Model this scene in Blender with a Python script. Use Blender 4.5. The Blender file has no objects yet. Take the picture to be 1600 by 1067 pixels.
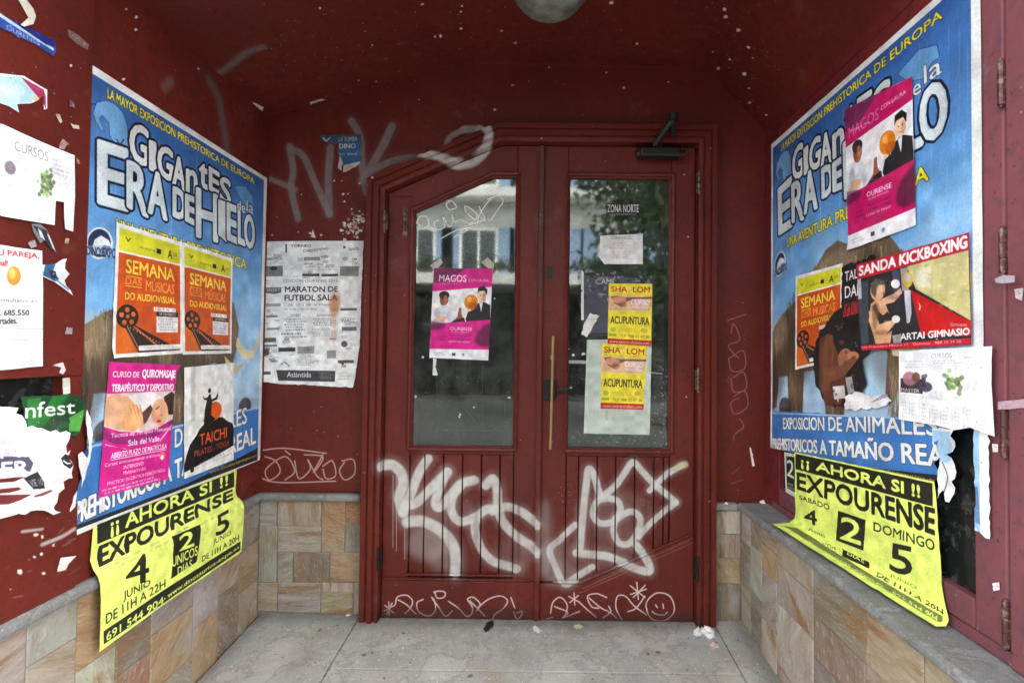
import bpy, bmesh, math, random
import numpy as np
from mathutils import Vector, Matrix, noise
from mathutils.geometry import delaunay_2d_cdt
random.seed(7); RNG = np.random.RandomState(7)
R = math.radians

# ------------------------------------------------------------------ camera, sky, sun, exposure
scene = bpy.context.scene
col = scene.collection
FOC, PCX, PCY = 765.0, 839.0, 533.0          # in pixels of the 1600 px wide photograph
YAW, PITCH, ROLL = R(0.3), R(1.2), R(0.65)
CAM = np.array([0.0, 0.0, 1.25])
FW = np.array([-math.sin(YAW)*math.cos(PITCH), math.cos(YAW)*math.cos(PITCH), math.sin(PITCH)])
_r0 = np.array([math.cos(YAW), math.sin(YAW), 0.0]); _u0 = np.cross(_r0, FW)
RT = _r0*math.cos(ROLL) + _u0*math.sin(ROLL); UP = -_r0*math.sin(ROLL) + _u0*math.cos(ROLL)
cd = bpy.data.cameras.new("camera"); cam = bpy.data.objects.new("camera", cd); col.objects.link(cam)
cam.matrix_world = Matrix(((RT[0], UP[0], -FW[0], CAM[0]), (RT[1], UP[1], -FW[1], CAM[1]), (RT[2], UP[2], -FW[2], CAM[2]), (0, 0, 0, 1)))
cd.sensor_width = 36.0; cd.lens = FOC/1600*36
cd.shift_x = -(PCX-800)/1600; cd.shift_y = (PCY-533.5)/1600
cd.clip_start = 0.05; cd.clip_end = 500
scene.camera = cam

SUN_EL, SUN_AZ = R(50), R(55)               # high soft light from over the building, onto the far side of the street
w = bpy.data.worlds.new("World"); scene.world = w; w.use_nodes = True
nt = w.node_tree; nt.nodes.clear()
sky = nt.nodes.new("ShaderNodeTexSky"); sky.sky_type = 'NISHITA'; sky.sun_disc = False
sky.sun_elevation = SUN_EL; sky.sun_rotation = SUN_AZ; sky.air_density = 1.0; sky.dust_density = 4.0; sky.ozone_density = 1.0
hs = nt.nodes.new("ShaderNodeHueSaturation"); hs.inputs['Saturation'].default_value = 0.12
bg = nt.nodes.new("ShaderNodeBackground"); bg.inputs['Strength'].default_value = 0.15
wo = nt.nodes.new("ShaderNodeOutputWorld")
nt.links.new(sky.outputs[0], hs.inputs['Color']); nt.links.new(hs.outputs[0], bg.inputs['Color']); nt.links.new(bg.outputs[0], wo.inputs[0])
sd = bpy.data.lights.new("sun", 'SUN'); sd.energy = 2.0; sd.angle = R(25); sd.color = (1.0, 0.97, 0.93)
sun = bpy.data.objects.new("sun", sd); col.objects.link(sun)
sdir = Vector((math.sin(SUN_AZ)*math.cos(SUN_EL), math.cos(SUN_AZ)*math.cos(SUN_EL), math.sin(SUN_EL)))
sun.rotation_euler = sdir.to_track_quat('Z', 'Y').to_euler(); sun.location = (0, -3, 12)
scene.view_settings.view_transform = 'Standard'; scene.view_settings.look = 'None'
scene.view_settings.gamma = 1.0; scene.view_settings.use_curve_mapping = False
scene.view_settings.exposure = 3.75

# ------------------------------------------------------------------ measuring: photograph pixel -> point on a real surface
XL, XR, YB, YD = -1.28, 1.05, 2.28, 2.25     # left wall, right wall, back wall, face of the door leaves
def rays(p):
    p = np.atleast_2d(np.asarray(p, float))
    return FW[None] + RT[None]*((p[:, :1]-PCX)/FOC) - UP[None]*((p[:, 1:2]-PCY)/FOC)
class BackPlane:
    def __init__(s, y): s.y = y
    def hit(s, p): d = rays(p); q = CAM + d*(s.y/d[:, 1:2]); return q[:, [0, 2]]
    def pos(s, a, b, off): return (a, s.y-off, b)
class SidePlane:
    def __init__(s, x, f=None): s.x = x; s.f = f or (lambda b: 0*b); s.sg = 1 if x < 0 else -1
    def hit(s, p):
        d = rays(p); b = None; x = s.x
        for _ in range(5):
            q = CAM + d*((np.ones(len(d))*x)/d[:, 0])[:, None]; x = s.x + s.sg*s.f(q[:, 2])
        return q[:, [1, 2]]
    def pos(s, a, b, off): return (s.x + s.sg*(float(s.f(np.array([b]))[0])+off), a, b)
class FoldPlane:                                # right wall down to the ledge, then out over the ledge
    def __init__(s, x, zl): s.x = x; s.zl = zl
    def hit(s, p):
        d = rays(p); q = CAM + d*(s.x/d[:, 0])[:, None]; o = q[:, [1, 2]]
        q2 = CAM + d*((s.zl-CAM[2])/d[:, 2])[:, None]
        m = q[:, 2] < s.zl; o[m, 0] = q2[m, 1]; o[m, 1] = s.zl-(s.x-q2[m, 0]); return o
    def pos(s, a, b, off):
        r = 0.02
        if b > s.zl+r: return (s.x-off, a, b)
        if b < s.zl-r: return (s.x-(s.zl-b), a, s.zl+off)
        t = (s.zl+r-b)/(2*r); k = t*math.pi/2      # rounded bend
        return (s.x-off-r*(1-math.cos(k)), a, s.zl+off+r*(1-math.sin(k)))
PB, PD = BackPlane(YB), BackPlane(YD)
PL, PR = SidePlane(XL), SidePlane(XR)
_ss = lambda t: np.clip(t, 0, 1)**2*(3-2*np.clip(t, 0, 1))
PLY = SidePlane(XL, lambda b: 0.030*_ss((0.65-b)/0.07)-0.010*_ss((0.54-b)/0.2))
PF = FoldPlane(XR-0.012, 0.572)
def vp(x0, x1, yt, yb):                         # quad of a horizontal band on a side wall, seen from x0 to x1
    k = (x1-843.0)/(x0-843.0); f = lambda y: 549+(y-549)*k
    return [(x0, yt), (x1, f(yt)), (x1, f(yb)), (x0, yb)]
def rect(x0, y0, x1, y1): return [(x0, y0), (x1, y0), (x1, y1), (x0, y1)]

# ------------------------------------------------------------------ a small painter for printed paper and sprayed paint
_fc = bpy.data.curves.new("lettering_source", 'FONT'); _fc.fill_mode = 'NONE'; _fc.resolution_u = 3
_fo = bpy.data.objects.new("lettering_source", _fc); _cache = {}
def outline(s):
    if s not in _cache:
        _fc.body = s; m = _fo.to_mesh(); v = np.array([x.co[:2] for x in m.vertices]).reshape(-1, 2)
        e = np.array([x.vertices[:] for x in m.edges]).reshape(-1, 2)
        v = (v-v.min(0))/np.maximum(v.max(0)-v.min(0), 1e-6); _cache[s] = v[e]; _fo.to_mesh_clear()
    return _cache[s]
def C(c): return np.array([c[0]/255., c[1]/255., c[2]/255.], np.float32)
def bilin(q, uv):
    q = np.asarray(q, float); u = uv[..., :1]; v = uv[..., 1:]
    return (q[3]*(1-u)+q[2]*u)*(1-v) + (q[0]*(1-u)+q[1]*u)*v
class Canvas:
    SS = 2
    def __init__(s, plane, pts, ppm, bg=None, uvbox=None):
        if plane is not None: ab = plane.hit(pts); s.lo = ab.min(0); s.hi = ab.max(0)
        else: s.lo = np.array(uvbox[:2], float); s.hi = np.array(uvbox[2:], float)
        s.plane = plane; s.mp = None
        pp = np.array(ppm if hasattr(ppm, '__len__') else (ppm, ppm), float)
        s.n = np.maximum(8, np.ceil((s.hi-s.lo)*pp)).astype(int); s.W, s.H = s.n*s.SS
        s.k = np.array([s.W, s.H])/(s.hi-s.lo)
        s.rgb = np.zeros((s.H, s.W, 3), np.float32); s.a = np.zeros((s.H, s.W), np.float32)
        if bg is not None: s.rgb[:] = C(bg); s.a[:] = 1
    def P(s, p):
        p = np.atleast_2d(np.asarray(p, float))
        ab = s.mp(p) if s.mp else s.plane.hit(p)
        q = (ab-s.lo)*s.k; q[:, 1] = s.H-q[:, 1]; return q
    def put(s, x0, y0, m, c, al=1.0):
        h, wd = m.shape; X0, Y0 = max(0, x0), max(0, y0); X1, Y1 = min(s.W, x0+wd), min(s.H, y0+h)
        if X1 <= X0 or Y1 <= Y0: return
        m = (m[Y0-y0:Y1-y0, X0-x0:X1-x0]*al).astype(np.float32)[..., None]
        r = s.rgb[Y0:Y1, X0:X1]; a = s.a[Y0:Y1, X0:X1, None]
        c = C(c) if not isinstance(c, np.ndarray) or c.ndim == 1 and c.max() > 1.01 else c
        oa = m + a*(1-m); s.rgb[Y0:Y1, X0:X1] = (c*m + r*a*(1-m))/np.maximum(oa, 1e-5); s.a[Y0:Y1, X0:X1] = oa[..., 0]
    def edges(s, E, c, al=1.0, bold=0, soft=0):
        if len(E) == 0: return
        pad = int(bold+2+soft*2)
        x0, y0 = np.floor(E.reshape(-1, 2).min(0)).astype(int)-pad; x1, y1 = np.ceil(E.reshape(-1, 2).max(0)).astype(int)+pad
        x0 = max(x0, -4000); y0 = max(y0, -4000); wd, h = min(x1-x0+1, 12000), min(y1-y0+1, 12000)
        A = E[:, 0]-[x0, y0]; B = E[:, 1]-[x0, y0]
        sw = A[:, 1] > B[:, 1]; A2 = np.where(sw[:, None], B, A); B2 = np.where(sw[:, None], A, B)
        r0 = np.ceil(A2[:, 1]-.5).astype(int); r1 = np.ceil(B2[:, 1]-.5).astype(int)
        r0 = np.clip(r0, 0, h); r1 = np.clip(r1, 0, h); n = r1-r0; k = n > 0
        A2, B2, r0, n = A2[k], B2[k], r0[k], n[k]
        if not len(n): return
        idx = np.repeat(np.arange(len(n)), n); rows = np.arange(n.sum())-np.repeat(np.cumsum(n)-n, n)+r0[idx]
        t = (rows+.5-A2[idx, 1])/np.maximum(B2[idx, 1]-A2[idx, 1], 1e-9)
        xs = np.clip(np.round(A2[idx, 0]+t*(B2[idx, 0]-A2[idx, 0])), 0, wd-1).astype(int)
        g = np.zeros((h, wd), np.int32); np.add.at(g, (rows, xs), 1)
        m = (np.cumsum(g, 1) % 2).astype(np.float32)
        if bold > 0:
            left = bold
            while left > .01:
                b_ = min(left, 4.0); left -= b_; rr = int(math.ceil(b_)); o = m.copy()
                for dy in range(-rr, rr+1):
                    for dx in range(-rr, rr+1):
                        if dx*dx+dy*dy <= b_*b_+.3: o = np.maximum(o, np.roll(np.roll(m, dy, 0), dx, 1))
                m = o
        if soft: m = blur(m, int(soft))
        s.put(x0, y0, m, c, al)
    def poly(s, pts, c, al=1.0, bold=0, soft=0):
        q = s.P(pts); s.edges(np.stack([q, np.roll(q, -1, 0)], 1), c, al, bold, soft)
    def text(s, t, quad, c, bold=0, al=1.0, oc=None, ow=0, soft=0):
        o = outline(t); q = bilin(quad, o).reshape(-1, 2); E = s.P(q).reshape(-1, 2, 2)
        if oc is not None: s.edges(E, oc, al, bold+ow, soft)
        s.edges(E, c, al, bold, soft)
    def stroke(s, pts, wpx, c, al=1.0, soft=0.25, smooth=True, jitter=0):
        pts = np.array(pts, float)
        if smooth and len(pts) > 2:
            P = np.vstack([2*pts[0]-pts[1], pts, 2*pts[-1]-pts[-2]]); out = []
            for i in range(1, len(P)-2):
                for t in np.linspace(0, 1, 7)[:-1]:
                    a, b, c_, d = P[i-1], P[i], P[i+1], P[i+2]
                    out.append(.5*((2*b)+(c_-a)*t+(2*a-5*b+4*c_-d)*t*t+(3*b-a-3*c_+d)*t**3))
            out.append(pts[-1]); pts = np.array(out)
        q = s.P(pts); e = s.P(pts+[1, 0]); u = float(np.median(np.linalg.norm(e-q, axis=1)))
        r = wpx*u/2; pad = int(r*(1+soft*2)+3)
        x0, y0 = np.floor(q.min(0)).astype(int)-pad; x1, y1 = np.ceil(q.max(0)).astype(int)+pad
        x0, y0 = max(0, x0), max(0, y0); x1, y1 = min(s.W, x1), min(s.H, y1)
        if x1 <= x0 or y1 <= y0: return
        D = np.full((y1-y0, x1-x0), 1e9, np.float32)
        for i in range(len(q)-1):
            a, b = q[i], q[i+1]; bx0, by0 = np.maximum(np.floor(np.minimum(a, b)).astype(int)-pad-[x0, y0], 0)
            bx1, by1 = np.minimum(np.ceil(np.maximum(a, b)).astype(int)+pad-[x0, y0], [x1-x0, y1-y0])
            if bx1 <= bx0 or by1 <= by0: continue
            X = np.arange(bx0, bx1)[None]+x0; Y = np.arange(by0, by1)[:, None]+y0; d = b-a
            t = np.clip(((X-a[0])*d[0]+(Y-a[1])*d[1])/max(d@d, 1e-9), 0, 1)
            D[by0:by1, bx0:bx1] = np.minimum(D[by0:by1, bx0:bx1], np.hypot(X-a[0]-t*d[0], Y-a[1]-t*d[1]))
        m = np.clip((r*(1+soft)-D)/max(2*r*soft, 1.0)+.0, 0, 1)
        if jitter: m = m*np.clip(1-jitter*(vnoise(m.shape, 26)*1.1+vnoise(m.shape, 4)*.5)+jitter*.35, 0, 1)
        s.put(x0, y0, m, c, al)
    def ell(s, cx, cy, rx, ry, c, al=1.0, ang=0, soft=0):
        t = np.linspace(0, 2*math.pi, 29)[:-1]; ca, sa = math.cos(ang), math.sin(ang)
        x = rx*np.cos(t); y = ry*np.sin(t); s.poly(np.stack([cx+x*ca-y*sa, cy+x*sa+y*ca], 1), c, al, 0, soft)
    def greek(s, quad, rows, c, al=.8, fill=.6, word=.07, seed=1):       # lines of print too small to read
        rn = random.Random(seed)
        for i in range(rows):
            v1 = 1-(i+.2)/rows; v0 = 1-(i+.8)/rows; u = rn.uniform(0, .12); e = 1-rn.uniform(0, .25)
            while u < e:
                L = word*rn.uniform(.4, 1.5); b = bilin(quad, np.array([[u, v0], [min(u+L, e), v0], [min(u+L, e), v1], [u, v1]]))
                s.poly(b, c, al*rn.uniform(.5, 1)); u += L+word*(1-fill)
    def grime(s, k=.06, sc=60, seed=0):
        n = vnoise((s.H, s.W), sc, seed)-.5; n2 = vnoise((s.H, s.W), 7, seed+1)-.5
        s.rgb *= (1+(n*k*2+n2*k))[..., None]; np.clip(s.rgb, 0, 1, out=s.rgb)
    def wear(s, seed=0):                        # folds, scuffs and small losses of the print
        rn = random.Random(seed*13+5); mp, s.mp = s.mp, (lambda p: np.asarray(p, float)); lo, sz = s.lo, s.hi-s.lo; px = 1.0/s.k[0]
        def ln(a, b, w_, c, al): s_w = w_*s.k[0]; d = np.array(b)-np.array(a); L = max(np.linalg.norm(d), 1e-6); n_ = np.array([-d[1], d[0]])/L*w_/2; s.poly([a-n_, a+n_, b+n_, b-n_], c, al, soft=1)
        for _ in range(5):
            a = lo+sz*[rn.random(), rn.random()]; t = rn.choice([0, 1.57, rn.uniform(0, 3.1)])+rn.uniform(-.1, .1); L = rn.uniform(.1, .5)*sz.min()
            b = a+np.array([math.cos(t), math.sin(t)])*L; ln(a, b, .0012, (240, 240, 236), rn.uniform(.15, .45)); ln(a+.0012, b+.0012, .0012, (60, 56, 52), rn.uniform(.08, .2))
        for _ in range(14):
            a = lo+sz*[rn.random(), rn.random()]; q = rn.uniform(.0006, .0026); s.poly([a+[q*rn.uniform(.4, 1.3)*math.cos(k), q*rn.uniform(.4, 1.3)*math.sin(k)] for k in np.arange(0, 6.2, 1.05)], rn.choice([(236, 234, 228), (90, 70, 60), (200, 196, 190)]), rn.uniform(.4, .9))
        s.mp = mp
    def image(s, name):
        S = s.SS; H, W = s.H//S, s.W//S
        a = s.a.reshape(H, S, W, S).mean((1, 3)); rgb = (s.rgb*s.a[..., None]).reshape(H, S, W, S, 3).mean((1, 3))
        rgb = rgb/np.maximum(a[..., None], 1e-4)
        buf = np.concatenate([np.clip(rgb, 0, 1), np.clip(a, 0, 1)[..., None]], 2)[::-1].astype(np.float32)
        im = bpy.data.images.new(name, W, H, alpha=True); im.alpha_mode = 'CHANNEL_PACKED'
        im.pixels.foreach_set(np.ascontiguousarray(buf).ravel()); im.update(); im.pack(); s.rgb = None; s.a = None
        return im
def blur(m, k):
    for _ in range(2):
        for ax in (0, 1):
            c = np.cumsum(np.insert(np.pad(m, [(k, k) if a == ax else (0, 0) for a in (0, 1)], mode='edge'), 0, 0, axis=ax), axis=ax)
            n = m.shape[ax]; L = 2*k+1
            m = (np.take(c, np.arange(L, n+L), ax)-np.take(c, np.arange(0, n), ax))/L
    return m.astype(np.float32)
def vnoise(shape, sc, seed=None):
    rs = np.random.RandomState(seed) if seed is not None else RNG
    gh, gw = int(shape[0]/sc)+3, int(shape[1]/sc)+3; g = rs.rand(gh, gw).astype(np.float32)
    y = np.arange(shape[0])/sc; x = np.arange(shape[1])/sc; yi = y.astype(int); xi = x.astype(int)
    fy = (y-yi)[:, None]; fx = (x-xi)[None]; fy = fy*fy*(3-2*fy); fx = fx*fx*(3-2*fx)
    a = g[yi][:, xi]; b = g[yi][:, xi+1]; c = g[yi+1][:, xi]; d = g[yi+1][:, xi+1]
    return ((a*(1-fx)+b*fx)*(1-fy)+(c*(1-fx)+d*fx)*fy).astype(np.float32)

# ------------------------------------------------------------------ materials
def mat(name, base=(.5, .5, .5), rough=.5, metal=0, spec=.5):
    m = bpy.data.materials.new(name); m.use_nodes = True; b = m.node_tree.nodes['Principled BSDF']
    b.inputs['Base Color'].default_value = (*base, 1); b.inputs['Roughness'].default_value = rough
    b.inputs['Metallic'].default_value = metal; b.inputs['Specular IOR Level'].default_value = spec
    return m, m.node_tree, b
def nd(t, typ, **kw):
    n = t.nodes.new(typ)
    for k, v in kw.items():
        if k in n.inputs: n.inputs[k].default_value = v
        else: setattr(n, k, v)
    return n
def mixc(t, fac, a, b, blend='MIX'):
    n = t.nodes.new('ShaderNodeMix'); n.data_type = 'RGBA'; n.blend_type = blend
    for sock, v in ((n.inputs[0], fac), (n.inputs[6], a), (n.inputs[7], b)):
        if hasattr(v, 'is_linked'): t.links.new(v, sock)
        elif isinstance(v, tuple): sock.default_value = (*v, 1)
        else: sock.default_value = v
    return n.outputs[2]
def ramp(t, src, p0, p1):
    n = nd(t, 'ShaderNodeMapRange'); n.inputs[1].default_value = p0; n.inputs[2].default_value = p1
    t.links.new(src, n.inputs[0]); return n.outputs[0]
def noisen(t, scale, detail=4, vec=None, rough=.55):
    n = nd(t, 'ShaderNodeTexNoise', Scale=scale, Detail=detail, Roughness=rough)
    v = vec or nd(t, 'ShaderNodeNewGeometry').outputs['Position']; t.links.new(v, n.inputs['Vector']); return n.outputs[0]
def bump(t, b, h, s, d=.002):
    n = nd(t, 'ShaderNodeBump', Strength=s, Distance=d); t.links.new(h, n.inputs['Height']); t.links.new(n.outputs[0], b.inputs['Normal'])
def marks_nodes(t, im, lo, hi, axes):
    g = nd(t, 'ShaderNodeNewGeometry').outputs['Position']; sp = nd(t, 'ShaderNodeSeparateXYZ'); t.links.new(g, sp.inputs[0])
    cb = nd(t, 'ShaderNodeCombineXYZ')
    for i in (0, 1):
        mr = nd(t, 'ShaderNodeMapRange'); mr.clamp = False; mr.inputs[1].default_value = lo[i]; mr.inputs[2].default_value = hi[i]
        t.links.new(sp.outputs[axes[i]], mr.inputs[0]); t.links.new(mr.outputs[0], cb.inputs[i])
    ti = nd(t, 'ShaderNodeTexImage'); ti.image = im; ti.extension = 'CLIP'; t.links.new(cb.outputs[0], ti.inputs[0]); return ti
def red_paint(name, cv=None, axes=None, chips=.5, base=(.128, .0175, .0118), rough=.40):
    m, t, b = mat(name, base, rough, 0, .28)
    n1 = noisen(t, 2.2, 5); n2 = noisen(t, 34, 6); n3 = noisen(t, 260, 2)
    c = mixc(t, ramp(t, n1, .3, .7), tuple(x*.78 for x in base), tuple(x*1.16 for x in base))
    c = mixc(t, ramp(t, n2, .5, .8), c, (base[0]*.62, base[1]*.9, base[2]*.95))
    sv = nd(t, 'ShaderNodeVectorMath', operation='MULTIPLY'); sv.inputs[1].default_value = (5, 5, .9); t.links.new(nd(t, 'ShaderNodeNewGeometry').outputs['Position'], sv.inputs[0])
    st = noisen(t, 3.0, 5, sv.outputs[0], .6); c = mixc(t, ramp(t, st, .56, .90), c, (base[0]*.5, base[1]*.85, base[2]*.9))
    n5 = noisen(t, 5.5, 7, None, .7); c = mixc(t, ramp(t, n5, .60, .70), c, (base[0]*1.15, base[1]*2.3, base[2]*2.4)); n6 = noisen(t, 70, 3); c = mixc(t, ramp(t, n6, .64, .72), c, (base[0]*.35, base[1]*.6, base[2]*.7))
    vo = nd(t, 'ShaderNodeTexVoronoi', Scale=26.0); vo.inputs['Randomness'].default_value = 1
    t.links.new(nd(t, 'ShaderNodeNewGeometry').outputs['Position'], vo.inputs['Vector'])
    sp = ramp(t, vo.outputs['Distance'], .075, .055)
    wn = ramp(t, noisen(t, 3.1, 3), .56-.1*chips, .6-.1*chips)
    mu = nd(t, 'ShaderNodeMath', operation='MULTIPLY'); t.links.new(sp, mu.inputs[0]); t.links.new(wn, mu.inputs[1])
    c = mixc(t, mu.outputs[0], c, (.33, .25, .22))
    r = ramp(t, n2, .2, .8); r2 = nd(t, 'ShaderNodeMapRange'); r2.inputs[3].default_value = rough-.08; r2.inputs[4].default_value = rough+.22
    t.links.new(r, r2.inputs[0]); rr = r2.outputs[0]
    if cv is not None:
        ti = marks_nodes(t, cv.image(name+"_marks"), cv.lo, cv.hi, axes)
        c = mixc(t, ti.outputs[1], c, ti.outputs[0])
        c2 = nd(t, 'ShaderNodeMath', operation='MULTIPLY_ADD'); t.links.new(ti.outputs[1], c2.inputs[0]); c2.inputs[1].default_value = .25; t.links.new(rr, c2.inputs[2]); rr = c2.outputs[0]
    t.links.new(c, b.inputs['Base Color']); t.links.new(rr, b.inputs['Roughness'])
    hsum = nd(t, 'ShaderNodeMath', operation='MULTIPLY_ADD'); t.links.new(n3, hsum.inputs[0]); hsum.inputs[1].default_value = .25; t.links.new(n2, hsum.inputs[2])
    bump(t, b, hsum.outputs[0], .35, .0015)
    return m
def print_mat(name, im, rough=.55, spec=.35):
    m, t, b = mat(name, (1, 1, 1), rough, 0, spec)
    uv = nd(t, 'ShaderNodeUVMap'); ti = nd(t, 'ShaderNodeTexImage'); ti.image = im; ti.extension = 'EXTEND'
    t.links.new(uv.outputs[0], ti.inputs[0]); n = noisen(t, 9, 4)
    c = mixc(t, ramp(t, n, .35, .75), ti.outputs[0], mixc(t, .06, ti.outputs[0], (.30, .26, .22)))
    t.links.new(c, b.inputs['Base Color'])
    wv = nd(t, 'ShaderNodeVectorMath', operation='MULTIPLY'); wv.inputs[1].default_value = (2.2, 2.2, .8); t.links.new(nd(t, 'ShaderNodeNewGeometry').outputs['Position'], wv.inputs[0])
    w1 = nd(t, 'ShaderNodeTexNoise', Scale=13.0, Detail=6.0, Distortion=1.0, Roughness=.6); t.links.new(wv.outputs[0], w1.inputs['Vector'])
    bump(t, b, w1.outputs[0], .5, .006); return m

# ------------------------------------------------------------------ object helpers
def tag(o, label=None, cat=None, group=None, kind=None):
    for k, v in (('label', label), ('category', cat), ('group', group), ('kind', kind)):
        if v: o[k] = v
    return o
def thing(name, label, cat, loc=(0, 0, 0), group=None):
    o = bpy.data.objects.new(name, None); o.empty_display_size = .1; col.objects.link(o); o.location = loc
    return tag(o, label, cat, group)
def under(o, p):
    o.parent = p
    wl = Vector(p.location) if p.type == 'EMPTY' else Vector((0, 0, 0))      # mesh parents sit at the origin
    o.matrix_parent_inverse = Matrix.Translation(-wl); return o
def mesh_obj(name, me, m=None, parent=None):
    o = bpy.data.objects.new(name, me); col.objects.link(o)
    if m and not me.materials: me.materials.append(m)
    if parent: under(o, parent)
    return o
class MB:
    def __init__(s): s.v = []; s.f = []
    def face(s, pts): n = len(s.v); s.v += [tuple(p) for p in pts]; s.f.append(tuple(range(n, n+len(pts)))); return s
    def box(s, x0, x1, y0, y1, z0, z1):
        n = len(s.v); s.v += [(x, y, z) for z in (z0, z1) for y in (y0, y1) for x in (x0, x1)]
        s.f += [tuple(n+i for i in q) for q in ((0, 2, 3, 1), (4, 5, 7, 6), (0, 1, 5, 4), (2, 6, 7, 3), (0, 4, 6, 2), (1, 3, 7, 5))]; return s
    def prism(s, pts, y0, y1):                  # outline in x,z extruded along y
        n = len(s.v); k = len(pts); s.v += [(x, y0, z) for x, z in pts]+[(x, y1, z) for x, z in pts]
        s.f += [tuple(range(n, n+k)), tuple(range(n+2*k-1, n+k-1, -1))]
        s.f += [(n+i, n+k+i, n+k+(i+1) % k, n+(i+1) % k) for i in range(k)]; return s
    def sweep(s, prof, A, B, nA=None, nB=None):  # profile points (d,y) along x,z segment; A,B = functions d->(x,z)
        n = len(s.v); k = len(prof)
        s.v += [(A(d)[0], y, A(d)[1]) for d, y in prof]+[(B(d)[0], y, B(d)[1]) for d, y in prof]
        s.f += [(n+i, n+i+1, n+k+i+1, n+k+i) for i in range(k-1)]; return s
    def tube(s, p0, p1, r0, r1=None, seg=10, cap=True):
        r1 = r0 if r1 is None else r1; p0, p1 = Vector(p0), Vector(p1); d = (p1-p0).normalized()
        a = d.orthogonal().normalized(); b = d.cross(a); n = len(s.v)
        for p, r in ((p0, r0), (p1, r1)):
            s.v += [tuple(p+(a*math.cos(2*math.pi*i/seg)+b*math.sin(2*math.pi*i/seg))*r) for i in range(seg)]
        s.f += [(n+i, n+(i+1) % seg, n+seg+(i+1) % seg, n+seg+i) for i in range(seg)]
        if cap: s.f += [tuple(range(n+seg-1, n-1, -1)), tuple(range(n+seg, n+2*seg))]
        return s
    def lathe(s, c, prof, seg=32):              # prof (r,z) about vertical axis at c
        n = len(s.v); k = len(prof)
        for r, z in prof: s.v += [(c[0]+r*math.cos(2*math.pi*i/seg), c[1]+r*math.sin(2*math.pi*i/seg), c[2]+z) for i in range(seg)]
        s.f += [(n+j*seg+i, n+j*seg+(i+1) % seg, n+(j+1)*seg+(i+1) % seg, n+(j+1)*seg+i) for j in range(k-1) for i in range(seg)]; return s
    def build(s, name, m, parent=None, bevel=0, smooth=False):
        me = bpy.data.meshes.new(name); me.from_pydata(s.v, [], s.f); bm = bmesh.new(); bm.from_mesh(me)
        bmesh.ops.recalc_face_normals(bm, faces=bm.faces)
        if bevel:
            ed = [e for e in bm.edges if len(e.link_faces) == 2 and e.calc_face_angle(0) > .5]
            bmesh.ops.bevel(bm, geom=ed, offset=bevel, segments=2, profile=.5, affect='EDGES', clamp_overlap=True)
        bm.to_mesh(me); bm.free()
        if smooth: me.shade_smooth()
        return mesh_obj(name, me, m, parent)
def offset_path(path, d, closed=False):
    P = [Vector(p) for p in path]; n = len(P); out = []
    for i in range(n):
        a = P[i]-P[i-1] if (i > 0 or closed) else P[1]-P[0]; b = P[(i+1) % n]-P[i] if (i < n-1 or closed) else P[-1]-P[-2]
        a.normalize(); b.normalize(); na = Vector((a.y, -a.x)); nb = Vector((b.y, -b.x)); m = (na+nb); m = m/m.length_squared*2
        out.append(P[i]+m*d)
    return out
def path_sweep(path, prof, name, m, parent, names=None, closed=False):
    offs = {d: offset_path(path, d, closed) for d, _ in prof}; n = len(path); res = []
    for i in range(n if closed else n-1):
        j = (i+1) % n; mb = MB(); mb.sweep(prof, lambda d: offs[d][i], lambda d: offs[d][j])
        res.append(mb.build(names[i] if names else name, m, parent))
    return res
def jag(pts, step, amp, seed, which=None):
    rn = random.Random(seed); out = []; n = len(pts)
    for i in range(n):
        a = Vector(pts[i]); b = Vector(pts[(i+1) % n]); L = (b-a).length; torn = which is None or i in which
        k = max(1, int(L/step)) if torn else 1; out.append(tuple(a))
        nrm = Vector((-(b-a).y, (b-a).x)).normalized() if L > 0 else Vector((0, 0))
        for q in range(1, k): out.append(tuple(a+(b-a)*(q/k+rn.uniform(-.2, .2)/k)+nrm*rn.gauss(0, amp)))
    return out
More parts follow.
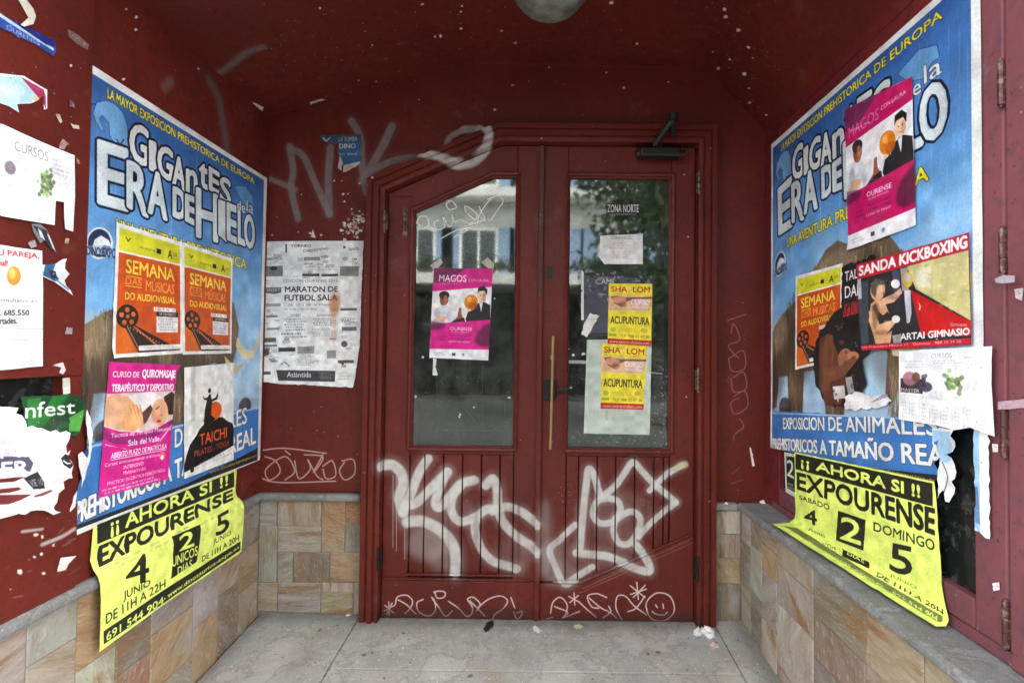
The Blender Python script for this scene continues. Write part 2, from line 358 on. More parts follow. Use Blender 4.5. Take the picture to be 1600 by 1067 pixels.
def paper(name, label, cat, plane, cv, m, px, off=.002, amp=.0015, torn=0, which=None, grid=.03, curls=(), group=None, seed=0, holes=(), quadmap=None):
    ab = plane.hit(px) if quadmap is None else np.array(px, float)
    pts = [tuple(p) for p in ab]
    if torn: pts = jag(pts, .012, torn, seed, which)
    else: pts = jag(pts, grid, 0.0004, seed)
    lo = np.min(pts, 0); hi = np.max(pts, 0); V = [Vector(p) for p in pts]; E = [(i, (i+1) % len(pts)) for i in range(len(pts))]
    from mathutils.geometry import intersect_point_tri_2d
    def inside(x, y):
        c = False; j = len(pts)-1
        for i in range(len(pts)):
            xi, yi = pts[i]; xj, yj = pts[j]
            if (yi > y) != (yj > y) and x < (xj-xi)*(y-yi)/(yj-yi)+xi: c = not c
            j = i
        return c
    nx, ny = max(1, int((hi[0]-lo[0])/grid)), max(1, int((hi[1]-lo[1])/grid))
    for i in range(1, nx):
        for j in range(1, ny):
            x = lo[0]+(hi[0]-lo[0])*(i+.2*math.sin(i*7+j*3))/nx; y = lo[1]+(hi[1]-lo[1])*(j+.2*math.sin(i*5+j*9))/ny
            if inside(x, y): V.append(Vector((x, y)))
    vo, eo, fo, *_ = delaunay_2d_cdt(V, E, [tuple(range(len(pts)))], 1, 1e-6)
    co = []; rs = seed*3.7
    for v in vo:
        d = off+amp*(.5+.5*noise.noise(Vector((v.x*9+rs, v.y*9, rs))))+amp*.6*abs(noise.noise(Vector((v.x*30, v.y*30+rs, 2))))
        for cx_, cy_, rad, hgt in curls:
            c = plane.hit([(cx_, cy_)])[0] if quadmap is None else (cx_, cy_); dd = math.hypot(v.x-c[0], v.y-c[1])
            if dd < rad: d += hgt*(1-dd/rad)**2
        q = (v.x, v.y) if quadmap is None else quadmap(v.x, v.y)
        co.append(plane.pos(q[0], q[1], d))
    me = bpy.data.meshes.new(name); me.from_pydata(co, [], [tuple(f) for f in fo]); uvl = me.uv_layers.new(name="UVMap")
    W = cv.hi-cv.lo
    for l in me.loops: v = vo[l.vertex_index]; uvl.data[l.index].uv = ((v.x-cv.lo[0])/W[0], (v.y-cv.lo[1])/W[1])
    me.shade_smooth(); o = mesh_obj(name, me, m); tag(o, label, cat, group); return o
def ceil_hit(p):                                # the three faces of the vaulted ceiling
    d = rays(p); out = np.zeros((len(d), 2)); best = np.full(len(d), 1e9)
    for (x0, z0), (x1, z1) in zip(CE[:-1], CE[1:]):
        n = np.array([-(z1-z0), 0, x1-x0]); t = (n@(np.array([x0, 0, z0])-CAM))/(d@n); q = CAM+d*t[:, None]
        ok = (t > 0) & (t < best) & (q[:, 0] >= x0-.01) & (q[:, 0] <= x1+.01); out[ok] = q[ok][:, :2]; best[ok] = t[ok]
    return out
CE = [(-1.34, 2.315), (-.32, 2.615), (.76, 2.60), (1.08, 2.26)]

# ------------------------------------------------------------------ sprayed and scratched marks on the back wall and doors
def Z(sc, ox, oy, pts): return [(ox+x/sc, oy+y/sc) for x, y in pts]
WHT = (204, 202, 198); GRY = (128, 120, 120)
mk = Canvas(None, None, 620, uvbox=(-1.32, 0.0, 1.08, 2.72)); mk.mp = lambda p: PB.hit(p) if False else PD.hit(p)
def zs(sc, ox, oy, pts, w, c=WHT, al=.92, soft=.3, **k): mk.stroke(Z(sc, ox, oy, pts), w, c, al, soft, **k)
# misty overspray first
for (x, y, rx, ry, al) in ((668, 850, 34, 26, .42), (690, 872, 22, 22, .3), (852, 840, 14, 60, .33), (862, 880, 16, 34, .35), (700, 800, 60, 20, .15), (960, 805, 62, 40, .16), (925, 870, 70, 26, .13), (800, 870, 30, 30, .2), (884, 900, 20, 18, .25)):
    mk.ell(x, y, rx, ry, WHT, al*.55, 0, soft=22)
zl = lambda pts, w, **k: zs(3.443, 560, 690, pts, w, **k)
for pts, w in (([(140, 125), (185, 125), (228, 165), (240, 225), (218, 300), (240, 380)], 15.5), ([(240, 380), (285, 270), (325, 165), (372, 92)], 14), ([(250, 345), (310, 330), (395, 245), (476, 165)], 14),
               ([(476, 165), (435, 245), (412, 335), (440, 352), (495, 290), (550, 228), (622, 208)], 14), ([(560, 225), (505, 300), (500, 380), (548, 432), (630, 405), (690, 365), (755, 365)], 13),
               ([(684, 235), (722, 202), (745, 260), (752, 370), (790, 452), (860, 515), (930, 560), (962, 590)], 14), ([(640, 400), (624, 470), (655, 570), (715, 640), (790, 668), (850, 682)], 13),
               ([(720, 375), (800, 352), (880, 378), (962, 440)], 13), ([(262, 432), (340, 430), (430, 472), (495, 540), (522, 620), (520, 700)], 17)):
    zl(pts, w*1.4, al=.16, soft=.8); zl(pts, w, al=.93, soft=.22, jitter=.32)
for x in (186, 205, 250): zl([(x, 180), (x-1, 380+x)], .9, al=.5, soft=.4)
zr = lambda pts, w, **k: zs(3.333, 830, 690, pts, w, **k)
for pts, w in (([(255, 555), (266, 420), (284, 250), (300, 145), (330, 185), (358, 282)], 11), ([(368, 290), (440, 230), (490, 160), (530, 108), (575, 150), (640, 220), (700, 270), (752, 315)], 10),
               ([(618, 256), (660, 215), (720, 160), (788, 120)], 9), ([(752, 315), (690, 368), (620, 430), (560, 498)], 9), ([(400, 295), (345, 312), (322, 375), (355, 425), (425, 418), (465, 362), (452, 312), (400, 293)], 10),
               ([(440, 400), (430, 470), (460, 530), (515, 530), (558, 462), (570, 402), (530, 366), (482, 380), (440, 412)], 10), ([(548, 540), (600, 610), (615, 668), (560, 662), (480, 630), (400, 600), (320, 590), (235, 582)], 12),
               ([(228, 436), (150, 508), (97, 560), (122, 640), (172, 735), (240, 702), (318, 655)], 10)):
    zr(pts, w*1.5, al=.16, soft=.8); zr(pts, w, al=.93, soft=.22, jitter=.32)
zr([(775, 125), (800, 118)], 10, c=(190, 190, 140), al=.7, soft=.3)
SC = (214, 190, 186)
for pts in ([(200, 870), (212, 830), (260, 820), (292, 850), (280, 890), (250, 920)], [(215, 845), (262, 872), (312, 922)], [(350, 842), (316, 862), (326, 908), (380, 932), (415, 900), (410, 850), (395, 832)],
            [(400, 840), (430, 880), (470, 932), (507, 905)], [(410, 800), (425, 835), (462, 830), (466, 804), (430, 798), (408, 806)], [(485, 853), (540, 890), (580, 932), (610, 920), (612, 880), (588, 842), (620, 832), (655, 868), (636, 905)],
            [(600, 850), (640, 890), (682, 932)], [(645, 885), (700, 842), (765, 824), (802, 850), (780, 890), (735, 922), (720, 956)], [(820, 832), (842, 890)], [(835, 910), (852, 946), (876, 930), (880, 906), (852, 916)],
            [(140, 905), (195, 875)], [(145, 875), (192, 915)], [(165, 855), (168, 928)], [(183, 862), (155, 922)]): zl(pts, 1.9, c=SC, al=.95, soft=.35)
for pts in ([(100, 890), (112, 832), (150, 805), (186, 842), (180, 888), (163, 912)], [(120, 852), (190, 884), (162, 912), (250, 878)], [(250, 830), (290, 868), (337, 907)], [(392, 806), (340, 786), (292, 800), (312, 852), (350, 862)],
            [(300, 808), (360, 858), (410, 884), (442, 912)], [(372, 912), (412, 880), (402, 850)], [(470, 920), (440, 860), (448, 800), (490, 800), (535, 850), (600, 897)], [(500, 880), (545, 860), (590, 800)],
            [(515, 745), (590, 805)], [(592, 742), (530, 805)], [(548, 728), (556, 815)], [(515, 790), (598, 762)], [(195, 800), (250, 830)], [(200, 832), (245, 795)], [(222, 783), (226, 845)],
            [(670+73*math.cos(t)+2*math.sin(5*t), 855+74*math.sin(t)) for t in np.linspace(-1.2, 5.0, 22)], [(645, 843), (655, 858)], [(684, 840), (687, 862)], [(628, 878), (650, 893), (690, 896), (706, 882)], [(80, 918), (112, 908)]): zr(pts, 1.9, c=SC, al=.95, soft=.35)
# grey tag on the wall above
zu = lambda pts, w, **k: zs(2.668, 300, 0, pts, w, **k)
for pts, w in (([(392, 600), (408, 700), (400, 780), (428, 905)], 10), ([(400, 612), (450, 640), (500, 750), (560, 885)], 10), ([(566, 605), (556, 740), (560, 885)], 11), ([(300, 735), (350, 752), (415, 782)], 8),
               ([(655, 492), (690, 560), (700, 690), (718, 795)], 11), ([(825, 515), (790, 590), (740, 680), (700, 745)], 12), ([(715, 722), (800, 672), (880, 650), (955, 650)], 11)):
    zu(pts, w*1.5, c=GRY, al=.16, soft=.7); zu(pts, w, c=GRY, al=.78, soft=.25, jitter=.3)
cp = [(950, 648), (1040, 668), (1110, 690), (1180, 672), (1232, 615), (1238, 560), (1195, 528), (1130, 528), (1072, 560), (1050, 605)]
zu(cp[:7], 13, c=WHT, al=.85, soft=.3, jitter=.4); zu(cp[6:8], 12, c=(180, 172, 168), al=.6, soft=.3); zu(cp[7:], 9, c=(160, 150, 148), al=.7, soft=.35)
# white crown of the left chips, plaster showing where paper was torn away
rn = random.Random(4)
def chip(c, x, y, s, colr=(222, 200, 190), al=.95):
    k = rn.randint(5, 7); c.poly([(x+s*rn.uniform(.5, 1.1)*math.cos(6.283*i/k), y+s*rn.uniform(.5, 1.1)*math.sin(6.283*i/k)*rn.uniform(.7, 1)) for i in range(k)], colr, al)
for _ in range(75):
    t = rn.gauss(0, .5); chip(mk, 550+rn.gauss(0, 7)-t*6, 350+t*22, rn.uniform(1, 4.2), rn.choice([(214, 196, 188), (180, 160, 152), (150, 128, 120), (225, 214, 206)]))
for x, y, s in ((586, 282, 2.5), (846, 222, 2.2), (530, 279, 2), (518, 279, 2), (532, 300, 3), (534, 312, 2.5), (540, 300, 2), (497, 365, 3), (480, 362, 3), (1120, 283, 2), (1069, 273, 2), (1075, 370, 3), (1180, 712, 2), (1107, 236, 2), (1072, 620, 2), (420, 365, 2), (461, 360, 1.5), (500, 395, 2), (850, 470, 0), (558, 283, 2), (466, 301, 1.6), (652, 151, 1.6), (1105, 780, 2), (800, 128, 2), (772, 167, 3), (977, 132, 3.4), (858, 100, 2), (950, 89, 2.4), (949, 108, 2), (1047, 123, 2), (1060, 88, 3), (1068, 88, 3)): chip(mk, x, y, s)
mk.poly([(1175, 700), (1178, 702), (1184, 730), (1180, 731)], (225, 214, 206)); mk.poly([(484, 355), (489, 370), (481, 368)], (225, 190, 190))
for _ in range(150): chip(mk, rn.uniform(420, 1190), rn.uniform(100, 330), rn.uniform(.35, .9), (190, 140, 125), .6)
for _ in range(130): chip(mk, rn.choice([rn.uniform(420, 562), rn.uniform(600, 1110), rn.uniform(1122, 1190)]), rn.uniform(330, 960), rn.uniform(.3, .9), (190, 140, 125), .55)
# thin scratched tags on the wall: left above the plinth, right of the door
for pts in ([(408, 715), (425, 722), (432, 740), (415, 752), (410, 735), (440, 715), (455, 738), (440, 752)], [(455, 722), (462, 750), (480, 735), (476, 720), (490, 745), (500, 752)], [(470, 712), (500, 716), (485, 740), (500, 712)], [(500, 730), (515, 722), (520, 745), (505, 750), (500, 735)], [(530, 722), (548, 720), (550, 742), (535, 752), (526, 738), (534, 724)], [(404, 722), (400, 745), (430, 756), (520, 754)], [(440, 706), (448, 712)], [(405, 705), (440, 702), (505, 710)]):
    mk.stroke(pts, 1.9, (196, 160, 158), .8, .35)
for pts in ([(1146, 520), (1150, 505), (1160, 530), (1142, 540), (1158, 560)], [(1143, 560), (1165, 548), (1168, 575), (1148, 580), (1142, 560)], [(1150, 590), (1166, 582), (1170, 608), (1150, 612), (1146, 592)], [(1150, 620), (1168, 612), (1172, 636), (1152, 648), (1146, 630), (1160, 622)], [(1160, 655), (1166, 668), (1152, 680), (1150, 690)], [(1140, 500), (1170, 490)]):
    mk.stroke(pts, 1.6, (150, 98, 94), .8, .4)
for a, b in (((1148, 742), (1160, 732)), ((1146, 758), (1165, 752)), ((1075, 843), (910, 918)), ((905, 925), (1085, 845))): mk.stroke([a, b], 1.1, (170, 110, 104), .5, .4, smooth=False)
mk.stroke([(742, 93), (1098, 101)], 1.2, (120, 60, 50), .35, .4, smooth=False)
# greenish and pale weathering of the lower door, dirt at the foot
for _ in range(26): x = rn.uniform(600, 1090); mk.stroke([(x, rn.uniform(730, 800)), (x+rn.uniform(-2, 2), rn.uniform(840, 960))], rn.uniform(2, 8), (60, 40, 36), .12, .9, smooth=False)
for x0, x1, y in ((590, 840, 958), (850, 1095, 966)): mk.poly(rect(x0, y-10, x1, y+20), (46, 38, 34), .45, soft=9)
for _ in range(40): chip(mk, 886+rn.gauss(0, 7), 772+rn.gauss(0, 12), rn.uniform(.4, 1.1), (190, 140, 130), .7)
M_RED = red_paint("red_gloss_paint", mk, (0, 2), .25)

# marks on the left wall and the ceiling
ml = Canvas(None, None, 560, uvbox=(0.9, .55, 2.3, 2.7)); ml.mp = lambda p: PL.hit(p)
ml.stroke([(327, 126), (340, 150), (348, 190), (354, 232)], 13, (92, 88, 90), .22, .7); ml.stroke([(327, 126), (340, 150), (348, 190), (354, 232)], 8, (92, 88, 90), .5, .4)
rn = random.Random(9)
ml.ell(262, 132, 9, 14, (120, 112, 110), .3, .6, soft=8)
for _ in range(170): chip(ml, rn.uniform(0, 410), rn.uniform(0, 300), rn.uniform(.4, 1.3), (190, 145, 130), .6)
for _ in range(120): chip(ml, rn.uniform(0, 135), rn.uniform(100, 900), rn.uniform(.4, 1.8), rn.choice([(190, 145, 130), (70, 20, 18), (214, 200, 190)]), .6)
for x, y, s in ((197, 15, 3), (213, 27, 3), (193, 124, 4), (212, 47, 3), (103, 103, 4), (310, 108, 3), (405, 165, 0), (58, 865, 4), (48, 870, 4), (78, 852, 4), (36, 800, 3), (50, 835, 5), (60, 838, 4), (28, 595, 4), (25, 893, 6), (62, 895, 4), (137, 20, 0)): chip(ml, x, y, s)
ml.stroke([(60, 850), (90, 838), (110, 826)], 5, (205, 195, 190), .55, .6); ml.stroke([(28, 830), (60, 826)], 4, (200, 190, 188), .5, .5)
for _ in range(14): x, y = rn.uniform(0, 130), rn.uniform(820, 940); ml.stroke([(x, y), (x+rn.uniform(4, 16), y-rn.uniform(2, 9))], rn.uniform(1, 3), rn.choice([(60, 22, 20), (130, 90, 84)]), .5, .6)
M_REDL = red_paint("red_gloss_paint_left", ml, (1, 2), .4)
mc = Canvas(None, None, 520, uvbox=(-1.34, .85, 1.08, 2.3)); mc.mp = ceil_hit
for k, al in ((1.8, .2), (1, .5)): mc.stroke([(409, 74), (385, 84), (350, 110), (328, 122)], 11*k, (110, 108, 110), al, .4)
rn = random.Random(12)
mc.poly([(387, 160), (398, 161), (412, 168), (410, 174), (399, 169), (389, 166)], (226, 214, 200)); mc.poly([(484, 160), (500, 155), (510, 156), (498, 159), (485, 164)], (200, 190, 184))
for x, y, s in ((500, 13, 2.6), (660, 7, 2.6), (720, 45, 2.6), (680, 58, 2.4), (688, 57, 2.4), (720, 19, 2), (805, 68, 2.6), (783, 49, 2), (722, 10, 2), (784, 49, 2), (955, 5, 3.6), (995, 69, 2.4), (1132, 15, 3.6), (1133, 27, 4), (1154, 48, 4.4), (1169, 74, 3), (1163, 116, 3.2), (1123, 107, 2.6), (1140, 93, 2.2), (1170, 138, 2), (1171, 161, 2.4), (1197, 180, 1.8), (1176, 91, 1.6), (1114, 82, 2), (329, 165, 2), (240, 35, 2), (425, 227, 2), (560, 126, 1.6), (588, 128, 1.6), (582, 71, 1.6)): chip(mc, x, y, s*1.25)
for _ in range(620):
    x = rn.choice([rn.gauss(520, 90), rn.gauss(720, 60), rn.uniform(300, 1300), rn.gauss(1150, 40)]); chip(mc, x, rn.uniform(-30, 190), rn.uniform(.5, 1.35), rn.choice([(190, 140, 125), (150, 90, 80), (214, 190, 180)]), .65)
mc.stroke([(430, 178), (560, 150), (650, 122), (740, 92)], 1.2, (120, 60, 50), .4, .4)
M_REDC = red_paint("red_gloss_paint_ceiling", mc, (0, 1), .4)
M_REDR = red_paint("red_gloss_paint_right", None, None, .1, base=(.15, .019, .02), rough=.42)
M_REDF = red_paint("faded_pinkish_paint", None, None, .2, base=(.185, .060, .070), rough=.45)
M_DARK, _, _ = mat("dark_room", (.012, .012, .012), .9)

# ------------------------------------------------------------------ structure: ceiling, floor, street, facade
mb = MB(); mb.prism([(x, z) for x, z in CE]+[(1.08, 2.95), (-1.34, 2.95)], .955, 2.45)
ceil = mb.build("ceiling", M_REDC); tag(ceil, kind='structure')

def stone_mat(name, a, b, c, sc=7, rough=.75, usecol=False, fleck=.0, stain=.5, cv=None):
    m, t, bs = mat(name, a, rough, 0, .3)
    oi = nd(t, 'ShaderNodeObjectInfo'); g = nd(t, 'ShaderNodeNewGeometry').outputs['Position']
    vec = g
    if usecol:
        vr = nd(t, 'ShaderNodeVectorRotate', rotation_type='EULER_XYZ'); t.links.new(g, vr.inputs['Vector'])
        mu = nd(t, 'ShaderNodeVectorMath', operation='SCALE'); mu.inputs[3].default_value = 6.3
        cb = nd(t, 'ShaderNodeCombineXYZ'); 
        for i in range(3): t.links.new(oi.outputs['Random'], cb.inputs[i])
        t.links.new(cb.outputs[0], mu.inputs[0]); t.links.new(mu.outputs[0], vr.inputs['Rotation'])
        st = nd(t, 'ShaderNodeVectorMath', operation='MULTIPLY'); st.inputs[1].default_value = (1, 1, 5.5); t.links.new(vr.outputs[0], st.inputs[0]); vec = st.outputs[0]
    n1 = nd(t, 'ShaderNodeTexNoise', Scale=sc, Detail=8.0, Roughness=.62, Distortion=.45 if usecol else .3); t.links.new(vec, n1.inputs['Vector'])
    n2 = noisen(t, sc*7, 6, vec, .65); n3 = noisen(t, 190, 3)
    basec = oi.outputs['Color'] if usecol else a
    dk = mixc(t, 1.0, basec, b, 'MULTIPLY') if usecol else b
    cc = mixc(t, ramp(t, n1.outputs[0], .3, .66), dk, basec)
    if usecol:
        rn_ = noisen(t, 3.1, 4, vec); cc = mixc(t, ramp(t, rn_, .57, .68), cc, (.27, .15, .07)); fn_ = noisen(t, 30, 7, vec, .72); cc = mixc(t, ramp(t, fn_, .56, .80), cc, (.14, .105, .075)); cc = mixc(t, ramp(t, fn_, .38, .20), cc, (.52, .48, .40))
        gn_ = noisen(t, 4.3, 3, g); cc = mixc(t, ramp(t, gn_, .60, .76), cc, (.36, .35, .335))
    cc = mixc(t, ramp(t, n2, .55, .78), cc, c)
    vein = ramp(t, n1.outputs[0], .50, .515); v2 = ramp(t, n1.outputs[0], .545, .53)
    mv = nd(t, 'ShaderNodeMath', operation='MULTIPLY'); t.links.new(vein, mv.inputs[0]); t.links.new(v2, mv.inputs[1])
    mm = nd(t, 'ShaderNodeMath', operation='MULTIPLY'); t.links.new(mv.outputs[0], mm.inputs[0]); mm.inputs[1].default_value = stain
    cc = mixc(t, mm.outputs[0], cc, tuple(x*.45 for x in b) if not usecol else (.12, .08, .05))
    if fleck: cc = mixc(t, ramp(t, n3, .62, .68), cc, tuple(x*.5 for x in a)); cc = mixc(t, ramp(t, n3, .36, .31), cc, tuple(min(1, x*1.5) for x in a))
    if cv is not None: ti = marks_nodes(t, cv.image(name+"_dirt"), cv.lo, cv.hi, (0, 1)); cc = mixc(t, ti.outputs[1], cc, ti.outputs[0])
    t.links.new(cc, bs.inputs['Base Color'])
    ad = nd(t, 'ShaderNodeMath', operation='MULTIPLY_ADD'); t.links.new(n1.outputs[0], ad.inputs[0]); ad.inputs[1].default_value = 2.0; t.links.new(n2, ad.inputs[2])
    bump(t, bs, ad.outputs[0], .75, .010 if usecol else .003); return m
M_SLATE = stone_mat("slate_cladding", (.4, .35, .28), (.66, .55, .42), (.54, .47, .38), 5.0, .7, True, stain=.0)
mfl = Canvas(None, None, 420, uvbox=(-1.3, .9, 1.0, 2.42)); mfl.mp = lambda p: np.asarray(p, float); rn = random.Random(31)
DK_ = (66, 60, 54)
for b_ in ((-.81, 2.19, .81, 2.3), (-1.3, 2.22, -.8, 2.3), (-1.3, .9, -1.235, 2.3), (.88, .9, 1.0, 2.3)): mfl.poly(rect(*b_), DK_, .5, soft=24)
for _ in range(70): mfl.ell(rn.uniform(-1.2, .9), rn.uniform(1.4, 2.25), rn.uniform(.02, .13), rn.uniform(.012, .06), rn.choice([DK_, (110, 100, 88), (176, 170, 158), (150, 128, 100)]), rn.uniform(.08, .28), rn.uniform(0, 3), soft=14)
for _ in range(420): s_ = rn.uniform(.001, .0045); mfl.ell(rn.uniform(-1.25, .92), rn.uniform(1.4, 2.26), s_, s_*rn.uniform(.5, 1), rn.choice([(50, 46, 42), (40, 38, 36), (206, 204, 198), (120, 90, 70)]), rn.uniform(.5, .95), rn.uniform(0, 3))
for _ in range(26): s_ = rn.uniform(.006, .012); mfl.ell(rn.uniform(-1.2, .9), rn.uniform(1.5, 2.22), s_, s_*.8, rn.choice([(70, 66, 62), (84, 78, 72), (190, 188, 180)]), .75, rn.uniform(0, 3), soft=1)
for _ in range(22): x_, y_ = rn.uniform(-1.1, .8), rn.uniform(1.6, 2.2); mfl.stroke([(x_, y_), (x_+rn.uniform(-.06, .06), y_+rn.uniform(-.02, .02)), (x_+rn.uniform(-.1, .1), y_+rn.uniform(-.05, .05))], .003, (84, 78, 70), .35, .6) if False else None
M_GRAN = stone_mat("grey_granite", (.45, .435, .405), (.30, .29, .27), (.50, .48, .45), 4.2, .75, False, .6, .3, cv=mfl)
M_LEDGE = stone_mat("grey_ledge_stone", (.25, .25, .24), (.13, .13, .125), (.34, .33, .32), 6, .75, False, .5, .3)
M_MORT = stone_mat("mortar", (.24, .215, .18), (.16, .145, .12), (.34, .31, .27), 20, .9)

FZ = lambda y: .03-.075*(2.25-y)
def slab(name, x0, x1, y0, y1, parent, m=M_GRAN, dz=0):
    g = .0022; x0 += g; x1 -= g; y0 += g; y1 -= g; mb = MB(); n = len(mb.v)
    for z in (-.06, 0):
        for y in (y0, y1):
            for x in (x0, x1): mb.v.append((x, y, FZ(y)+z+dz))
    mb.f += [(0, 2, 3, 1), (4, 5, 7, 6), (0, 1, 5, 4), (2, 6, 7, 3), (0, 4, 6, 2), (1, 3, 7, 5)]
    return mb.build(name, m, parent, bevel=.003)
floor = MB().face([(-1.4, .85, FZ(.85)-.02), (1.1, .85, FZ(.85)-.02), (1.1, 2.42, FZ(2.42)-.02), (-1.4, 2.42, FZ(2.42)-.02)]).build("floor", M_DARK); tag(floor, kind='structure')
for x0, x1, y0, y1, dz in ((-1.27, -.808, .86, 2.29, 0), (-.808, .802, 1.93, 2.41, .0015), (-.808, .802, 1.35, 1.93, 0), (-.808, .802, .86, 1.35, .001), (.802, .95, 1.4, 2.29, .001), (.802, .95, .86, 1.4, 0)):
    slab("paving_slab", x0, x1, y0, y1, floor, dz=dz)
M_ASPH, t_, b_ = mat("street_asphalt", (.028, .028, .028), .9)
street = MB().face([(-60, -40, -.2), (60, -40, -.2), (60, -1.6, -.2), (-60, -1.6, -.2)]).build("street", M_ASPH); tag(street, kind='structure')
M_PAVE = stone_mat("pavement_concrete", (.34, .33, .31), (.28, .27, .26), (.4, .39, .37), 2, .85)
MB().box(-60, 60, -1.6, .86, -.35, FZ(.86)-.001).build("pavement", M_PAVE); tag(bpy.data.objects["pavement"], kind='structure')
M_FAC = stone_mat("facade_render", (.42, .40, .36), (.36, .34, .3), (.46, .44, .4), 2, .85)
fac = MB().box(-9, -1.335, .95, 1.15, -.1, 2.95).box(1.115, 9, .95, 1.15, -.1, 2.95).box(-9, 9, .93, 1.15, 2.95, 7).box(-1.335, 1.115, 1.05, 3.6, 2.96, 3.1).build("shopfront_wall", M_FAC)
tag(fac, "rendered street wall around the red entrance recess", "wall")

# back wall around the door
bw = thing("back_wall", "dark red back wall of the entrance, grey sprayed tag above the doors", "wall", (0, YB, 0))
MB().prism([(-1.33, 0), (-.79, 0), (-.79, 2.028), (-.2, 2.288), (.795, 2.288), (.795, 0), (1.10, 0), (1.10, 2.75), (-1.33, 2.75)], YB, YB+.13).build("wall_surface", M_RED, bw)
# left wall
lw = thing("left_wall", "dark red left wall of the recess with the mammoth poster", "wall", (XL, 1.5, 0))
MB().box(-1.34, XL, 1.356, 2.30, .56, 2.75).build("wall_surface", M_REDL, lw)
MB().box(-1.34, XL+.014, .86, 1.356, 1.17, 2.75).build("wall_panel", M_REDL, lw, bevel=.002)
MB().box(-1.34, XL+.010, .86, 1.356, .56, .89).build("wall_panel", M_REDL, lw, bevel=.002)
MB().box(-1.34, XL+.010, 1.305, 1.356, .89, 1.17).build("mullion", M_REDL, lw, bevel=.002)
M_PANE, t_, b_ = mat("dark_window_glass", (.012, .014, .014), .16, 0, .6)
t_.links.new(mixc(t_, ramp(t_, noisen(t_, 24, 8, None, .7), .52, .72), (.010, .012, .012), (.085, .09, .085)), b_.inputs['Base Color'])
M_CREAM, _, _ = mat("worn_cream_paint", (.55, .52, .45), .6)
MB().box(-1.34, XL-.02, .86, 1.305, .89, 1.17).build("window_pane", M_PANE, lw)

# right wall: a glazed casement in a red frame
rw = thing("right_wall", "dark red timber wall and fixed frame round the right casement window", "wall", (XR, 1.5, 0))
MB().box(XR+.025, 1.12, .86, 2.30, .56, 2.75).build("wall_surface", M_DARK, rw)
MB().box(XR-.004, XR+.03, 2.198, 2.279, .57, 2.4).build("jamb", M_REDR, rw, bevel=.003)
MB().box(XR-.012, XR+.03, .86, 1.092, .57, 2.75).build("jamb", M_REDF, rw, bevel=.004)
MB().box(XR-.006, XR+.03, 1.092, 2.198, 2.25, 2.75).build("head", M_REDR, rw, bevel=.004)
MB().box(XR-.006, XR+.03, 1.092, 2.198, .57, .600).build("sill_rail", M_REDF, rw, bevel=.004)
cw = thing("casement_window", "glazed casement with dark red frame covered in posters on the right", "window", (XR, 1.6, .6))
MB().box(XR-.010, XR+.02, 2.13, 2.196, .603, 2.247).build("stile", M_REDR, cw, bevel=.004)
MB().box(XR-.010, XR+.02, 1.097, 1.18, .603, 2.247).build("stile", M_REDF, cw, bevel=.005)
MB().box(XR-.010, XR+.02, 1.181, 2.129, .603, .675).build("rail", M_REDF, cw, bevel=.005)
MB().box(XR-.010, XR+.02, 1.181, 2.129, 2.19, 2.247).build("rail", M_REDR, cw, bevel=.005)
MB().box(XR+.012, XR+.018, 1.182, 2.128, .676, 2.189).build("window_pane", M_PANE, cw)
M_BRASS, t_, b_ = mat("tarnished_brass", (.22, .15, .08), .42, .85)
n_ = noisen(t_, 60, 4); t_.links.new(mixc(t_, ramp(t_, n_, .4, .6), (.075, .035, .03), (.24, .16, .10)), b_.inputs['Base Color'])
M_HNG, t_, b_ = mat("paint_smeared_hinge", (.15, .075, .07), .45, .35)
t_.links.new(mixc(t_, ramp(t_, noisen(t_, 90, 4), .5, .7), (.085, .030, .030), (.26, .20, .15)), b_.inputs['Base Color'])
for z in (1.865, 1.487, 1.078, .662):
    mb = MB(); h = .055; x, y = XR-.018, 1.0945
    for a, b, r in ((-1, -.9, .005), (-.9, -.32, .0095), (-.3, .3, .0095), (.32, .9, .0095), (.9, 1, .005)): mb.tube((x, y, z+a*h), (x, y, z+b*h), r*.72, seg=12)
    mb.box(x, XR-.006, y-.006, y+.006, z-.7*h, z+.7*h); mb.build("hinge", M_HNG, cw)

# stone plinths with tiles
def tile_mesh(seed):
    rn = random.Random(seed); N = 4; v = []; f = []; b = .02
    g = [0, b, .5, 1-b, 1]
    for j in range(5):
        for i in range(5):
            e = i in (0, 4) or j in (0, 4); v.append((g[i], g[j], .3 if e else 1+rn.uniform(-.35, .35)))
    f = [(j*5+i, j*5+i+1, (j+1)*5+i+1, (j+1)*5+i) for j in range(4) for i in range(4)]
    me = bpy.data.meshes.new("stone_tile"); me.from_pydata(v, [], f); me.materials.append(M_SLATE); return me
TM = [tile_mesh(i) for i in range(5)]
ti_n = [0]
def tile(parent, o, ux, uy, nrm, w_, h_, colr, d=.0035):
    g = .0009; ti_n[0] += 1
    me = TM[ti_n[0] % 5]; t = bpy.data.objects.new("stone_tile", me); col.objects.link(t)
    ux, uy, nrm, o = Vector(ux), Vector(uy), Vector(nrm), Vector(o); o = o+ux*g+uy*g
    M = Matrix((ux*(w_-2*g), uy*(h_-2*g), nrm*(d*random.uniform(.8, 1.25)))).transposed().to_4x4(); M.translation = o
    t.parent = parent; t.matrix_parent_inverse = Matrix.Translation(-Vector(parent.location)); t.matrix_basis = M
    t.color = (*[c*random.uniform(.93, 1.07) for c in _mix(colr)], 1)
_mix = lambda c: tuple(x*.8+y*.2 for x, y in zip(c, (.40, .355, .29)))
BEI = (.41, .36, .27); GRE = (.37, .355, .325); ORA = (.42, .29, .155); RUS = (.31, .165, .08); LIG = (.47, .44, .37); PIN = (.42, .33, .255); BRO = (.25, .20, .15); OLI = (.33, .295, .20); SLT = (.215, .21, .205)
bl = thing("stone_plinth", "short stone-clad plinth left of the doors, facing the street", "plinth", (-1.05, 2.25, 0))
